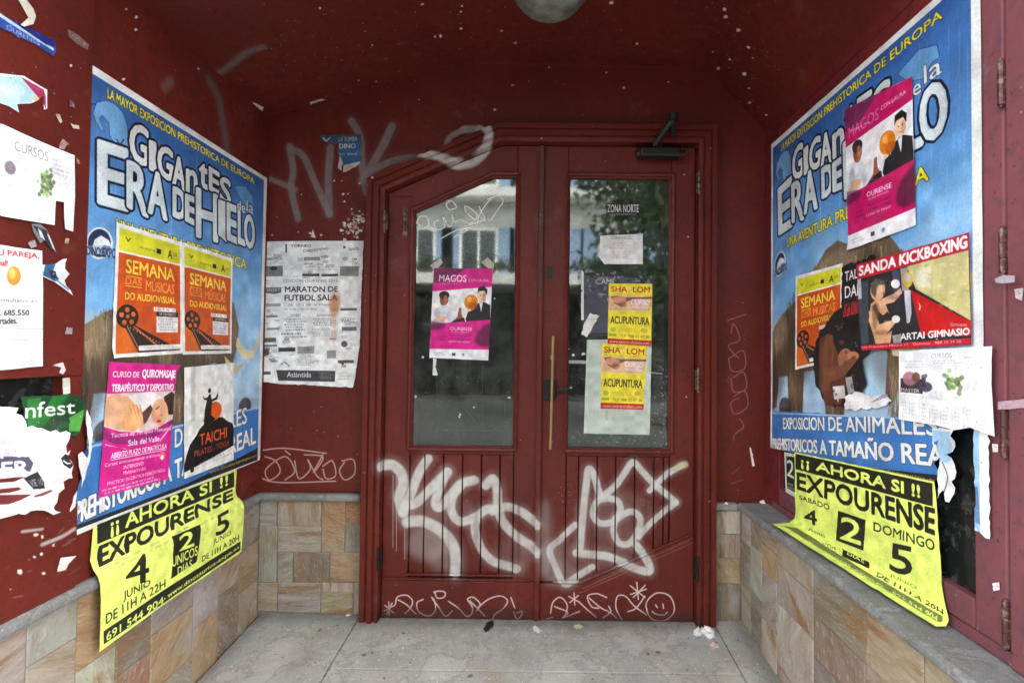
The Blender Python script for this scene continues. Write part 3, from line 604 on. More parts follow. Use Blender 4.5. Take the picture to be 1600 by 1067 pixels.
YP = 2.268
MB().box(-1.30, -.808, YP, YB+.02, .0, .555).build("mortar_bed", M_MORT, bl)
pb = BackPlane(YP)
for x0, y0, x1, y1, c in ((60, 65, 186, 213, GRE), (186, 65, 425, 216, BEI), (425, 70, 555, 356, ORA), (555, 70, 640, 202, RUS), (555, 202, 640, 356, SLT), (60, 213, 188, 520, GRE), (188, 216, 425, 354, LIG), (188, 354, 272, 520, GRE), (272, 356, 471, 520, BRO), (471, 356, 640, 518, ORA), (60, 520, 188, 672, PIN), (188, 520, 423, 680, GRE), (423, 570, 600, 690, BEI), (423, 520, 600, 570, LIG), (600, 518, 640, 692, LIG)):
    q = pb.hit(Z(3.477, 380, 760, [(x0, y1), (x1, y0)])); (a0, b0), (a1, b1) = q
    a0 = max(a0, -1.279); a1 = min(a1, -.808); b0 = max(b0, .02)
    tile(bl, (a0, YP-.001, b0), (1, 0, 0), (0, 0, 1), (0, -1, 0), a1-a0, b1-b0, c)
br = thing("stone_plinth", "narrow strip of stone cladding right of the doors, facing the street", "plinth", (.87, 2.25, 0))
MB().box(.812, 1.0, YP, YB+.02, .0, .535).build("mortar_bed", M_MORT, br)
for b0, b1, c in ((.02, .20, BRO), (.20, .315, ORA), (.315, .425, BEI), (.425, .533, LIG)): tile(br, (.813, YP-.001, b0), (1, 0, 0), (0, 0, 1), (0, -1, 0), .117, b1-b0, c)
ls = thing("stone_plinth", "long stone-clad plinth under the left wall", "plinth", (-1.26, 1.5, 0))
XLP, XRP = -1.283, .937
MB().box(-1.33, XLP, .86, YB, -.2, .555).build("mortar_bed", M_MORT, ls)
cols = [(2.262, 2.12, [(.19, OLI), (.37, ORA), (.56, BRO)]), (2.12, 1.985, [(.25, BRO), (.42, BEI), (.56, BRO)]), (1.985, 1.84, [(.2, ORA), (.39, GRE), (.56, BRO)]), (1.84, 1.64, [(.10, GRE), (.29, ORA), (.43, GRE), (.56, LIG)]),
        (1.64, 1.505, [(.05, BRO), (.24, RUS), (.40, BRO), (.56, GRE)]), (1.505, 1.375, [(.16, GRE), (.34, LIG), (.56, ORA)]), (1.375, 1.24, [(.1, BEI), (.3, GRE), (.44, BEI), (.56, GRE)]), (1.24, 1.05, [(.2, GRE), (.40, PIN), (.56, PIN)]), (1.05, .865, [(.15, GRE), (.36, BEI), (.56, BRO)])]
for y1, y0, rows in cols:
    b = -.12 if y0 < 1.6 else -.05
    for z, c in rows: tile(ls, (XLP, y0, b), (0, 1, 0), (0, 0, 1), (1, 0, 0), y1-y0, z-b, c); b = z
rs_ = thing("stone_plinth", "long stone-clad plinth under the right casement window", "plinth", (.95, 1.5, 0))
MB().box(XRP, 1.12, .86, YB, -.2, .535).build("mortar_bed", M_MORT, rs_)
cols = [(2.262, 2.17, [(.21, BEI), (.40, BRO), (.535, LIG)]), (2.17, 2.06, [(.0, BEI), (.22, SLT), (.42, LIG), (.535, BRO)]), (2.06, 1.93, [(.16, LIG), (.36, GRE), (.47, ORA), (.535, BEI)]), (1.93, 1.675, [(.05, PIN), (.29, LIG), (.44, GRE), (.535, PIN)]),
        (1.675, 1.41, [(.12, GRE), (.24, SLT), (.375, BRO), (.535, BRO)]), (1.41, 1.20, [(.08, BRO), (.22, BEI), (.38, PIN), (.535, PIN)]), (1.20, .98, [(.1, GRE), (.25, ORA), (.40, LIG), (.535, BEI)]), (.98, .865, [(.2, BEI), (.4, BRO), (.535, PIN)])]
for y1, y0, rows in cols:
    b = -.12 if y0 < 1.6 else -.05
    for z, c in rows: tile(rs_, (XRP, y1, b), (0, -1, 0), (0, 0, 1), (-1, 0, 0), y1-y0, z-b, c); b = z
def ledge(par, cuts, f):
    for a, b in zip(cuts[:-1], cuts[1:]): f(a+.001, b-.001).build("ledge_slab", M_LEDGE, par, bevel=.011)
ledge(bl, [-1.28, -.81], lambda a, b: MB().box(a, b, YP-.026, YB+.004, .553, .586))
ledge(br, [.893, .935], lambda a, b: MB().box(.812, .915, YP-.02, YB+.004, .536, .566)) if False else MB().box(.812, .912, YP-.02, YB+.004, .536, .566).build("ledge_slab", M_LEDGE, br, bevel=.005)
ledge(ls, [.87, 1.52, 2.272], lambda a, b: MB().box(-1.335, -1.256, a, b, .553, .588))
ledge(rs_, [.87, 1.33, 1.92, 2.272], lambda a, b: MB().box(.914, 1.06, a, b, .536, .568))

# ------------------------------------------------------------------ door frame
FR = [(-.80, .02), (-.80, 2.035), (-.207, 2.296), (.805, 2.296), (.805, .03)]
fr = thing("door_frame", "moulded dark red timber door frame with a slanted upper left corner", "door frame", (0, YB, .03))
prof = [(0, YB), (0, 2.222), (.004, 2.214), (.026, 2.212), (.030, 2.222), (.036, 2.222), (.040, 2.208), (.060, 2.206), (.064, 2.220), (.070, 2.220), (.074, 2.210), (.088, 2.212), (.090, 2.238), (.090, 2.30)]
path_sweep(FR, prof, "jamb", M_RED, fr, ["jamb", "slanted_casing", "head_casing", "jamb"])
INN = offset_path(FR, .0935)
# ------------------------------------------------------------------ leaves
ZB = .036
M_GROOVE = red_paint("dark_groove_paint", None, None, 0, base=(.035, .010, .008), rough=.7)  # much darker red for the backing behind the plank gaps
def leaf(name, label, outl, gl, planks, rail_z, side):
    xs = [p[0] for p in outl]; L = thing(name, label, "door", ((min(xs)+max(xs))/2, YD, ZB))
    xa, xb = min(xs), max(xs); gx0, gx1, gz0 = gl[0][0], max(p[0] for p in gl), min(p[1] for p in gl)
    return L, xa, xb, gx0, gx1, gz0
xA, xM0, xM1, xB = INN[0].x, .0075, .0115, INN[-1].x
zt = INN[2].y; zc = INN[1].y; xc = INN[2].x
M_GLASS = bpy.data.materials.new("dirty_door_glass"); M_GLASS.use_nodes = True
gm = Canvas(None, None, 900, uvbox=(-.62, .79, .62, 2.08)); gm.mp = lambda p: PD.hit(p)
GW = (236, 238, 234)
zg = lambda pts, w, al=.75: gm.stroke(Z(3.68, 560, 190, pts), w, GW, al, .4)
for p in ([(325, 580), (345, 545), (385, 540), (400, 580), (370, 610), (340, 590)], [(318, 570), (380, 605), (445, 632)], [(455, 560), (430, 580), (450, 615), (490, 600), (480, 545)], [(485, 545), (520, 600), (540, 560), (535, 530)], [(560, 480), (530, 450), (500, 470), (520, 500), (560, 490)],
          [(545, 570), (590, 560), (640, 580), (680, 540), (650, 500), (610, 480), (620, 520), (670, 560)], [(680, 590), (690, 540), (730, 470), (760, 440)], [(465, 670), (560, 620), (720, 560)], [(545, 660), (640, 610)], [(700, 545), (725, 560), (690, 480)], [(740, 440), (800, 420), (830, 450), (800, 500), (760, 560)]): zg(p, 1.7, .9)
rn = random.Random(21)
for _ in range(260):
    x = rn.choice([rn.uniform(642, 806), rn.uniform(888, 1048)]); y = rn.uniform(285, 700) if rn.random() < .4 else rn.uniform(560, 702)
    if rn.random() < .5: chip(gm, x, y, rn.uniform(.3, 1.0), (170, 172, 165), .55)
    else: gm.stroke([(x, y), (x+rn.uniform(-7, 7), y+rn.uniform(-5, 5))], rn.uniform(.5, 1.2), (140, 146, 140), rn.uniform(.2, .5), .6, smooth=False)
for x, y, s in ((659, 558, 3), (648, 620, 3), (795, 622, 3), (718, 648, 2.6), (717, 652, 2.4), (740, 637, 2), (896, 555, 4), (912, 553, 4), (892, 606, 2.4), (1017, 388, 2), (1023, 440, 3), (888, 545, 3), (1002, 395, 1.5), (772, 466, 2)): chip(gm, x, y, s, (214, 212, 205))
for _ in range(60): chip(gm, 1035+rn.gauss(0, 6), 640+rn.gauss(0, 26), rn.uniform(.6, 2.4), (160, 165, 160), .6)
for _ in range(60): chip(gm, rn.uniform(888, 1045), 690+rn.gauss(0, 6), rn.uniform(.6, 3), (130, 140, 135), .45)
gm.stroke([(886, 565), (918, 566)], 5, (200, 200, 195), .6, .4); gm.stroke([(1015, 582), (1035, 584)], 2, (180, 180, 175), .6, .4)
# paste marks: faint rectangle left by a removed notice on the left pane, streaks
gm.stroke([(681, 560), (681, 700)], .8, (120, 120, 112), .45, .5, smooth=False); gm.stroke([(753, 570), (753, 690)], .8, (120, 120, 112), .35, .5, smooth=False)
gm.stroke([(660, 672), (790, 674)], 1.5, (120, 125, 120), .3, .6); gm.stroke([(725, 640), (745, 662)], 1, (130, 135, 130), .4, .6)
t = M_GLASS.node_tree; t.nodes.clear(); out = nd(t, 'ShaderNodeOutputMaterial')
tr = nd(t, 'ShaderNodeBsdfTransparent'); tr.inputs[0].default_value = (.55, .6, .56, 1); gl_ = nd(t, 'ShaderNodeBsdfGlossy', Roughness=.035)
gl_.inputs['Color'].default_value = (.95, 1, .97, 1)
df = nd(t, 'ShaderNodeBsdfDiffuse'); df.inputs[0].default_value = (.22, .25, .22, 1)
fn = nd(t, 'ShaderNodeFresnel', IOR=1.95); m1 = nd(t, 'ShaderNodeMixShader'); t.links.new(fn.outputs[0], m1.inputs[0]); t.links.new(tr.outputs[0], m1.inputs[1]); t.links.new(gl_.outputs[0], m1.inputs[2])
dn = ramp(t, noisen(t, 13, 9, None, .68), .42, .80); dm = nd(t, 'ShaderNodeMath', operation='MULTIPLY_ADD'); t.links.new(dn, dm.inputs[0]); dm.inputs[1].default_value = .30; dm.inputs[2].default_value = .02
m2 = nd(t, 'ShaderNodeMixShader'); t.links.new(dm.outputs[0], m2.inputs[0]); t.links.new(m1.outputs[0], m2.inputs[1]); t.links.new(df.outputs[0], m2.inputs[2])
ti = marks_nodes(t, gm.image("glass_marks"), gm.lo, gm.hi, (0, 2)); d2 = nd(t, 'ShaderNodeBsdfDiffuse'); t.links.new(ti.outputs[0], d2.inputs[0])
m3 = nd(t, 'ShaderNodeMixShader'); t.links.new(ti.outputs[1], m3.inputs[0]); t.links.new(m2.outputs[0], m3.inputs[1]); t.links.new(d2.outputs[0], m3.inputs[2]); t.links.new(m3.outputs[0], out.inputs[0])

GZ = .803; YG = 2.268
# left leaf
L = thing("door_leaf", "left half of the double door, its glass slanted at the top left", "door", (-.35, YD, ZB))
gL = [(-.59, GZ), (-.59, 1.895), (-.222, 2.064), (-.109, 2.064), (-.109, GZ)]
zcl = zc-.004
MB().box(xA, -.59, YD, 2.295, .205, zcl-.01).build("stile", M_RED, L, bevel=.003)
MB().box(-.109, xM0, YD, 2.295, .205, zt-.001).build("stile", M_RED, L, bevel=.003)
MB().prism([(xA, zcl-.0085), (-.5915, zcl-.0085), (-.5915, 1.8945), (-.222, 2.0655), (-.1105, 2.0655), (-.1105, zt-.001), (xc+.002, zt-.001), (xA, zc)], YD+.0005, 2.295).build("slanted_top_rail", M_RED, L, bevel=.003)
MB().box(-.589, -.1105, YD+.001, 2.295, .775, GZ).build("middle_rail", M_RED, L, bevel=.003)
MB().box(xA, xM0, YD-.006, 2.295, ZB, .2035).build("bottom_rail", M_RED, L, bevel=.004)
MB().box(-.605, -.095, 2.272, 2.29, .205, .775).build("backing_panel", M_GROOVE, L)
pe = [PD.hit([(560+x/3.443, 800)])[0, 0] for x in (248, 350, 452, 555, 658, 758, 860)]
pe[0] = -.589; pe[-1] = -.1105
for a, b in zip(pe[:-1], pe[1:]): MB().box(a+.0028, b-.0028, YD+.008, 2.276, .2055, .7735).build("plank", M_RED, L, bevel=.003)
def glazing(L, G, nm="glazing_bead"):
    pr = [(-.001, YD+.002), (.0, YD-.010), (.006, YD-.014), (.013, YD-.010), (.016, YD+.002), (.021, YD+.006), (.021, YG)]
    P = [Vector(p) for p in G]; cx = sum(p.x for p in P)/len(P); path = G        # clockwise path -> inward is right
    path_sweep([tuple(p) for p in G], [(-d+.012, y) for d, y in pr][::-1] if False else [(d-.012, y) for d, y in pr], nm, M_RED, L, closed=True)
glazing(L, gL)
def ledge_mould(L, x0, x1, z, h=.018):
    MB().box(x0, x1, YD-.012, YD+.004, z, z+h).build("moulding", M_RED, L, bevel=.005)
ledge_mould(L, xA+.012, -.03, .2065, .010); ledge_mould(L, -.60, -.10, .228, .008)
gp = MB(); gp.prism([(x, z) for x, z in gL], YG, YG+.005); gp.build("glass_pane", M_GLASS, L)
# right leaf
Rr = thing("door_leaf", "right half of the double door with rectangular glass and brass pull bar", "door", (.36, YD, ZB))
gR = [(.126, GZ), (.126, 2.064), (.604, 2.064), (.604, GZ)]
MB().box(xM1, .126, YD, 2.295, .205, zt-.001).build("stile", M_RED, Rr, bevel=.003)
MB().box(.604, xB-.001, YD, 2.295, .205, zt-.001).build("stile", M_RED, Rr, bevel=.003)
MB().box(.1275, .6025, YD+.001, 2.295, 2.0655, zt-.001).build("top_rail", M_RED, Rr, bevel=.003)
MB().box(.1275, .6025, YD+.001, 2.295, .775, GZ).build("middle_rail", M_RED, Rr, bevel=.003)
MB().box(.09, .66, 2.272, 2.29, .205, .775).build("backing_panel", M_GROOVE, Rr)
pe = [PD.hit([(830+x/3.333, 800)])[0, 0] for x in (143, 245, 343, 440, 540, 640, 742)]+[.6885]
D0, D1 = (.205, .198), (.6885, .415)            # diagonal lower edge of the boarded field
dz = lambda x: .198 if x < .205 else .198+(x-.205)/(D1[0]-.205)*(D1[1]-.198)
pe[0] = .1275; pe[-1] = .6015; pe[-2] = min(pe[-2], .575)
for a, b in zip(pe[:-1], pe[1:]):
    a += .0028; b -= .0028; MB().prism([(a, dz(a)+.004), (b, dz(b)+.004), (b, .7735), (a, .7735)] if not a < .205 < b else [(a, .202), (.205, .202), (b, dz(b)+.004), (b, .7735), (a, .7735)], YD+.008, 2.276).build("plank", M_RED, Rr, bevel=.003)
MB().prism([(xM1, ZB), (xB-.001, ZB), (xB-.001, .42), (.6885, .415), (.205, .198), (xM1, .198)], YD-.006, 2.271).build("bottom_rail", M_RED, Rr, bevel=.004)
MB().prism([(xM1+.06, .203), (.204, .203), (.69, .421), (.69, .431), (.202, .214), (xM1+.06, .213)], YD-.014, YD+.004).build("moulding", M_RED, Rr, bevel=.003)
glazing(Rr, gR)
MB().prism(gR, YG, YG+.005).build("glass_pane", M_GLASS, Rr)
M_STRIP = red_paint("worn_strip_paint", None, None, .6, base=(.10, .035, .028), rough=.5)
MB().box(-.011, .013, YD-.022, YD-.0065, .038, 2.197).build("cover_strip", M_RED, L, bevel=.004)
MB().box(-.009, .011, YD-.026, YD-.0225, 1.50, 2.18).build("weather_strip", M_STRIP, L, bevel=.001)
# pull bar, lock plate, keyhole
bz0, bz1 = PD.hit([(862, 698)])[0, 1], PD.hit([(866, 526)])[0, 1]; bx = .058
mb = MB(); mb.tube((bx-.004, YD-.055, bz0), (bx+.003, YD-.055, bz1), .0065, seg=14)
for z in (bz0+.03, bz1-.10): mb.tube((bx, YD-.055, z), (bx, YD, z), .006, seg=10)
mb.tube((bx, YD-.055, bz1-.105), (bx, YD-.055, bz1-.085), .010, seg=12); M_BR2, _, _ = mat("worn_bright_brass", (.42, .29, .13), .38, .75); ph = mb.build("pull_bar", M_BR2, Rr, smooth=False)
M_IRON, _, _ = mat("blackened_iron", (.022, .024, .022), .42, .6)
MB().box(.022, .078, YD-.016, YD-.0005, 1.03, 1.125).box(.078, .135, YD-.024, YD-.013, 1.066, 1.086).build("lock_case", M_IRON, Rr, bevel=.004)
MB().tube((.042, YD-.004, 1.612), (.042, YD+.001, 1.612), .013).tube((.042, YD-.0075, 1.612), (.042, YD-.0035, 1.612), .006).box(.030, .056, YD-.003, YD+.001, 1.585, 1.64).build("keyhole_plate", M_IRON, Rr)
MB().tube((-.105, YD-.012, 1.03), (-.105, YD, 1.03), .004).build("screw_head", M_IRON, L)
def hinge(par, x, z, h=.05, m=M_BRASS):
    mb = MB()
    for a, b in ((-1, -.05), (.05, 1)): mb.tube((x, 2.206, z+a*h), (x, 2.206, z+b*h), .0065, seg=10)
    mb.box(x-.012, x+.012, 2.212, 2.216, z-h*.8, z+h*.8); mb.build("hinge", m, par)
for z in (1.83, .31): hinge(L, -.7095, z, m=M_IRON if z < 1 else M_BRASS)
for z in (2.02, 1.13, .29): hinge(Rr, .715, z, .055, M_BRASS if z > 1 else M_IRON)
# bronze patch plate on the left leaf seen near the slanted corner
MB().box(-.637, -.617, YD-.006, YD, 1.775, 1.905).tube((-.627, YD-.012, 1.80), (-.627, YD-.012, 1.88), .005).build("bolt_plate", M_BRASS, L, bevel=.001)
# door closer
M_CLOS, _, _ = mat("dark_green_enamel", (.016, .022, .018), .35, .3)
mb = MB().box(.445, .63, 2.188, 2.246, 2.135, 2.178); c1 = mb.build("closer_body", M_CLOS, Rr, bevel=.008)
for a_, b_2, r_ in (((.535, 2.215, 2.175), (.535, 2.215, 2.205), .014), ((.43, 2.215, 2.158), (.446, 2.215, 2.158), .017), ((.629, 2.215, 2.155), (.65, 2.215, 2.155), .015)): under(MB().tube(a_, b_2, r_).build("spindle" if r_ == .014 else "end_cap", M_CLOS), c1)
for a_, b_2, r_ in (((.51, 2.205, 2.19), (.575, 2.12, 2.275), .013), ((.575, 2.12, 2.275), (.59, 2.19, 2.225), .010), ((.64, 2.205, 2.172), (.705, 2.205, 2.186), .004)): under(MB().tube(a_, b_2, r_).build("closer_arm", M_CLOS), c1)
under(MB().tube((.575, 2.12, 2.262), (.575, 2.12, 2.292), .021).build("arm_joint", M_CLOS), c1)

# room behind the glass
rm = MB(); rm.face([(-1.6, 2.5, 2.9), (1.4, 2.5, 2.9), (1.4, 5.5, 2.9), (-1.6, 5.5, 2.9)]).face([(-1.6, 2.43, 0), (1.4, 2.43, 0), (1.4, 5.5, 0), (-1.6, 5.5, 0)])
rm.face([(-1.6, 5.5, 0), (1.4, 5.5, 0), (1.4, 5.5, 2.9), (-1.6, 5.5, 2.9)]).face([(-1.6, 2.43, 0), (-1.6, 5.5, 0), (-1.6, 5.5, 2.9), (-1.6, 2.43, 2.9)]).face([(1.4, 2.43, 0), (1.4, 5.5, 0), (1.4, 5.5, 2.9), (1.4, 2.43, 2.9)])
rm.face([(-1.6, 2.43, 0), (-.8, 2.43, 0), (-.8, 2.43, 2.9), (-1.6, 2.43, 2.9)]).face([(.81, 2.43, 0), (1.4, 2.43, 0), (1.4, 2.43, 2.9), (.81, 2.43, 2.9)]).face([(-.8, 2.43, 2.3), (.81, 2.43, 2.3), (.81, 2.43, 2.9), (-.8, 2.43, 2.9)])
rm.build("interior_room", M_DARK); tag(bpy.data.objects["interior_room"], kind='structure')
M_INRED, _, _ = mat("inner_rail_red", (.5, .07, .05), .5)
ib = thing("inner_door_rail", "dull red rail crossing behind the lower left door glass", "rail", (-.35, 2.36, 1.0))
q = PD.hit([(642, 629), (785, 618)]); MB().box(-.62, -.15, 2.33, 2.37, 1.01, 1.035).build("rail", M_INRED, ib, bevel=.004)
M_INW, _, _ = mat("inner_wood", (.06, .05, .04), .7)
for x_ in (-.60, -.19): MB().box(x_, x_+.025, 2.34, 2.37, .75, 1.01).build("upright", M_INW, ib)

# ceiling lamp
lp = thing("ceiling_lamp", "round frosted glass dome lamp on the red ceiling, unlit and dusty", "lamp", (.024, 1.80, 2.6))
M_BOWL, t_, b_ = mat("dusty_frosted_glass", (.42, .43, .38), .35); b_.inputs['Subsurface Weight'].default_value = .3
t_.links.new(mixc(t_, ramp(t_, noisen(t_, 16, 5), .35, .7), (.12, .13, .11), (.34, .36, .31)), b_.inputs['Base Color'])
pr = [(.0001, -.085)]+[(.135*math.sin(a), -.085*math.cos(a)) for a in np.linspace(.12, 1.5, 14)]
MB().lathe((.024, 1.80, 2.597), pr, 40).build("glass_bowl", M_BOWL, lp, smooth=True)
M_CHR, _, _ = mat("dull_chrome", (.35, .35, .34), .35, .9)
MB().lathe((.024, 1.80, 2.597), [(.135, -.008), (.143, -.011), (.148, 0), (.147, .008), (.13, .010)], 40).build("rim", M_CHR, lp, smooth=True)

# ------------------------------------------------------------------ the big exhibition poster (printed twice)
YA0, YA1, ZA0, ZA1 = 1.335, 2.253, .735, 2.043
bp = Canvas(None, None, (860, 1200), (90, 150, 208), uvbox=(0, 0, 1, 1))
px2uv = lambda p: (PL.hit(p)-[YA0, ZA0])/[YA1-YA0, ZA1-ZA0]
uvmap = lambda p: np.asarray(p, float)
bp.mp = uvmap
H_, W_ = bp.H, bp.W
g_ = np.linspace(0, 1, H_)[:, None]; cl = vnoise((H_, W_), 150, 3)*.6+vnoise((H_, W_), 50, 4)*.3+vnoise((H_, W_), 18, 5)*.1
top, mid, low = C((40, 86, 154)), C((104, 162, 214)), C((174, 206, 228))
f1 = np.clip(g_/.38+(cl-.5)*.35, 0, 1)[..., None]; f2 = np.clip((g_-.38)/.35+(cl-.5)*1.1, 0, 1)[..., None]
bp.rgb[:] = (top*(1-f1)+mid*f1)*(1-f2)+low*f2
# ground under the animal, dark receding land
bp.poly([(0, .24), (.3, .22), (.7, .235), (1, .22), (1, .14), (0, .14)], (150, 178, 205), .8, soft=14)
# woolly mammoth: brown coat, legs, trunk and tusk
FUR, FUD, FUL = (96, 78, 60), (52, 41, 34), (168, 146, 112)
bp.poly([(-.02, .25), (-.02, .38), (.03, .44), (.10, .47), (.2, .50), (.32, .56), (.40, .605), (.47, .615), (.55, .585), (.63, .60), (.70, .585), (.76, .53), (.80, .46), (.79, .40), (.76, .34), (.755, .27), (.72, .22), (.69, .24), (.70, .33), (.64, .35), (.56, .335), (.51, .31), (.50, .17), (.40, .165), (.385, .30), (.26, .30), (.25, .18), (.15, .175), (.14, .29), (.07, .29), (.05, .20), (.0, .19)], FUR, 1, soft=3)
for x_ in (.2, .45, .03): bp.ell(x_, .17, .09, .012, (84, 96, 120), .6, 0, soft=10)
rn = random.Random(3)
for _ in range(4200):
    u = rn.uniform(-.02, .78); v = rn.uniform(.15, .58); top_v = .45+.17*math.sin(max(0, min(1, u/.8))*2.6)
    if v > top_v-.02 or v < .20: continue
    if v < .37 and not (.15 < u < .245 or .405 < u < .495 or u < .05 or .70 < u < .745) : continue
    sh = .5+.5*math.sin(u*23+math.sin(v*17)*2)-(.45-v)*1.2; wd_ = rn.uniform(.002, .007); L_ = rn.uniform(.02, .075); k_ = rn.random()*.7+max(0, min(1, sh))*.5
    c_ = tuple(int(a_*(1-k_)+b_*k_) for a_, b_ in zip((28, 22, 18), (168, 142, 106))) if k_ < 1 else (176, 150, 114)
    bp.poly([(u, v), (u+wd_, v), (u+wd_*.6+rn.uniform(-.014, .014), v-L_)], c_, rn.uniform(.45, .9))
for a_ in ((.22, .36, .1, .1), (.5, .32, .12, .07), (.05, .3, .06, .08), (.68, .36, .06, .1)): bp.ell(*a_, FUD, .45, soft=30)
for a_ in ((.08, .42, .06, .05), (.45, .55, .12, .04)): bp.ell(*a_, (190, 170, 136), .35, soft=26)
bp.ell(.62, .52, .05, .06, FUD, .5, soft=10); bp.ell(.70, .47, .008, .006, (20, 14, 12))
for a, c in (([(.78, .40), (.84, .355), (.92, .36), (.97, .42), (.985, .47), (.955, .43), (.91, .385), (.85, .39), (.79, .43)], (214, 200, 160)), ([(.70, .37), (.72, .32), (.79, .31), (.86, .35), (.80, .335), (.74, .35)], (190, 176, 140))): bp.poly(a, c, 1)
# smaller animals on the ground
for cx_ in (.12, .86): bp.ell(cx_, .20, .05, .03, (60, 54, 58), .8, soft=4); bp.poly([(cx_-.04, .2), (cx_-.03, .15), (cx_, .18), (cx_+.03, .15), (cx_+.04, .2)], (60, 54, 58), .8)
# ice blue band with the lower lettering
bp.poly([(-.01, .178), (.2, .19), (.5, .183), (.8, .192), (1.01, .186), (1.01, -.01), (-.01, -.01)], (56, 118, 186)); bp.poly([(0, .178), (1, .19), (1, .184), (0, .172)], (190, 214, 232), .7)
bp.mp = px2uv
WT, DK = (224, 226, 224), (24, 34, 56)
bp.text("EXPOSICION DE ANIMALES", [(158, 706), (384, 636), (384, 661), (158, 738)], WT, 3.4, oc=DK, ow=3)
bp.text("PREHISTORICOS A TAMAÑO REAL", [(115, 776), (398, 660), (398, 692), (115, 818)], WT, 5, oc=DK, ow=4)
bp.mp = uvmap
bp.poly(rect(-.01, .0, 1.01, .016), (30, 34, 40)); bp.poly([(.5, .016), (1, .016), (1, .05), (.8, .035)], (20, 24, 34)); bp.text("www.dinosaurios-expo.com", rect(.62, .030, .97, .016), (200, 190, 70), .5)
bp.mp = px2uv
# vertical streaks of old paste and rain on the paper
YEL = (228, 214, 30)
bp.text("LA MAYOR EXPOSICION PREHISTORICA DE EUROPA", [(166, 137), (396, 279), (396, 288), (166, 153)], YEL, 1.8, oc=(16, 30, 60), ow=2.5)
bp.text("UNA AVENTURA PREHISTORICA", [(180, 342), (384, 406), (384, 421), (180, 361)], YEL, 2.6, oc=(16, 26, 50), ow=4)
# pale mammoth silhouette behind the title
z3 = lambda pts: Z(3.443, 120, 90, pts)
sil = z3([(80, 300), (100, 245), (150, 232), (200, 255), (240, 300), (262, 370), (270, 480), (200, 470), (170, 420), (165, 350), (130, 310), (112, 330), (128, 370), (140, 400), (118, 385), (95, 345)])
bp.poly(sil, (16, 34, 74), .9, bold=3); bp.poly(sil, (104, 156, 202))
bp.stroke(z3([(62, 300), (66, 255), (95, 250)]), 1.2, (20, 28, 50)); bp.stroke(z3([(205, 440), (225, 465), (245, 440)]), 1.6, (16, 34, 74))
sil2 = z3([(845, 690), (900, 695), (938, 745), (942, 790), (925, 780), (905, 800), (880, 770), (862, 735)]); bp.poly(sil2, (16, 34, 74), .9, bold=3); bp.poly(sil2, (92, 146, 196))
GG = (205, 210, 208); IC = (176, 198, 212)
def L3(ch, xa, xb, yta, yba, ytb, ybb, c, b=8, o=15): q = z3([(xa, yta), (xb, ytb), (xb, ybb), (xa, yba)]); bp.text(ch, q, c, b, oc=(12, 20, 44), ow=o)
def ice(ch, xa, xb, yta, yba, ytb, ybb):
    q = z3([(xa, yta), (xb, ytb), (xb, ybb), (xa, yba)]); bp.text(ch, q, IC, 11, oc=(12, 20, 44), ow=14)
    bp.text(ch, [(x-.6, y-.5) for x, y in q], (214, 220, 218), 6, al=.7)
for ch, xa, xb, yta, yba, ytb, ybb in (("G", 280, 376, 350, 545, 385, 590), ("I", 386, 416, 450, 600, 462, 612), ("G", 430, 508, 470, 630, 500, 668), ("A", 512, 575, 520, 680, 560, 715), ("n", 585, 640, 600, 715, 620, 745), ("t", 655, 702, 565, 690, 590, 712), ("E", 708, 760, 590, 708, 625, 735), ("S", 768, 822, 640, 770, 665, 800)): L3(ch, xa, xb, yta, yba, ytb, ybb, GG)
for ch, xa, xb, yta, yba, ytb, ybb in (("E", 110, 265, 450, 780, 500, 822), ("R", 268, 372, 560, 800, 600, 855), ("A", 380, 476, 600, 830, 650, 872), ("D", 515, 578, 700, 850, 725, 878), ("E", 582, 632, 740, 875, 760, 900), ("H", 640, 750, 705, 960, 745, 990), ("I", 760, 798, 770, 950, 785, 985), ("E", 805, 858, 785, 975, 808, 1000), ("L", 864, 898, 805, 995, 840, 1010), ("O", 898, 950, 835, 1010, 868, 1035)): ice(ch, xa, xb, yta, yba, ytb, ybb)
bp.text("de", z3([(858, 765), (900, 785), (900, 840), (858, 815)]), GG, 1.2, oc=(12, 20, 44), ow=3); bp.text("la", z3([(908, 765), (945, 785), (945, 845), (908, 825)]), GG, 1.2, oc=(12, 20, 44), ow=3)
# round emblem with a skeletal dinosaur head, text below
bp.ell(153, 380, 21, 25, (214, 220, 226)); bp.ell(153, 380, 18, 22, (38, 48, 84)); bp.poly([(141, 388), (146, 374), (156, 368), (168, 376), (172, 386), (160, 383), (152, 392), (158, 398), (146, 396)], (220, 224, 228)); bp.poly(rect(128, 384, 176, 398), (150, 180, 210), .6)
bp.text("DINO EXPO", [(133, 385), (179, 389), (179, 404), (133, 398)], (30, 34, 66), 1.6)
bp.mp = uvmap
rn = random.Random(5)
for _ in range(190):
    u = rn.uniform(.02, .98); v = rn.uniform(.2, .97); bp.poly([(u, v), (u+rn.uniform(.001, .006), v), (u+rn.uniform(-.004, .004), v-rn.uniform(.05, .3))], (210, 224, 236), rn.uniform(.05, .22))
for x0, y0, x1, y1 in ((0, .984, 1, 1.01), (-.01, 0, .014, 1), (.975, 0, 1.01, 1), (-.01, -.01, 1.01, .006)): bp.poly(rect(x0, y0, x1, y1), (226, 228, 226))
bp.grime(.1, 90, 3)
BPC = type('b', (), {})(); BPC.lo, BPC.hi = bp.lo.copy(), bp.hi.copy(); M_BP = print_mat("exhibition_poster_print", bp.image("exhibition_poster"), .42, .45)
qL = lambda u, v: (YA0+u*(YA1-YA0), ZA0+v*(ZA1-ZA0))
uvo = lambda pts: [tuple(q) for q in px2uv(pts)]
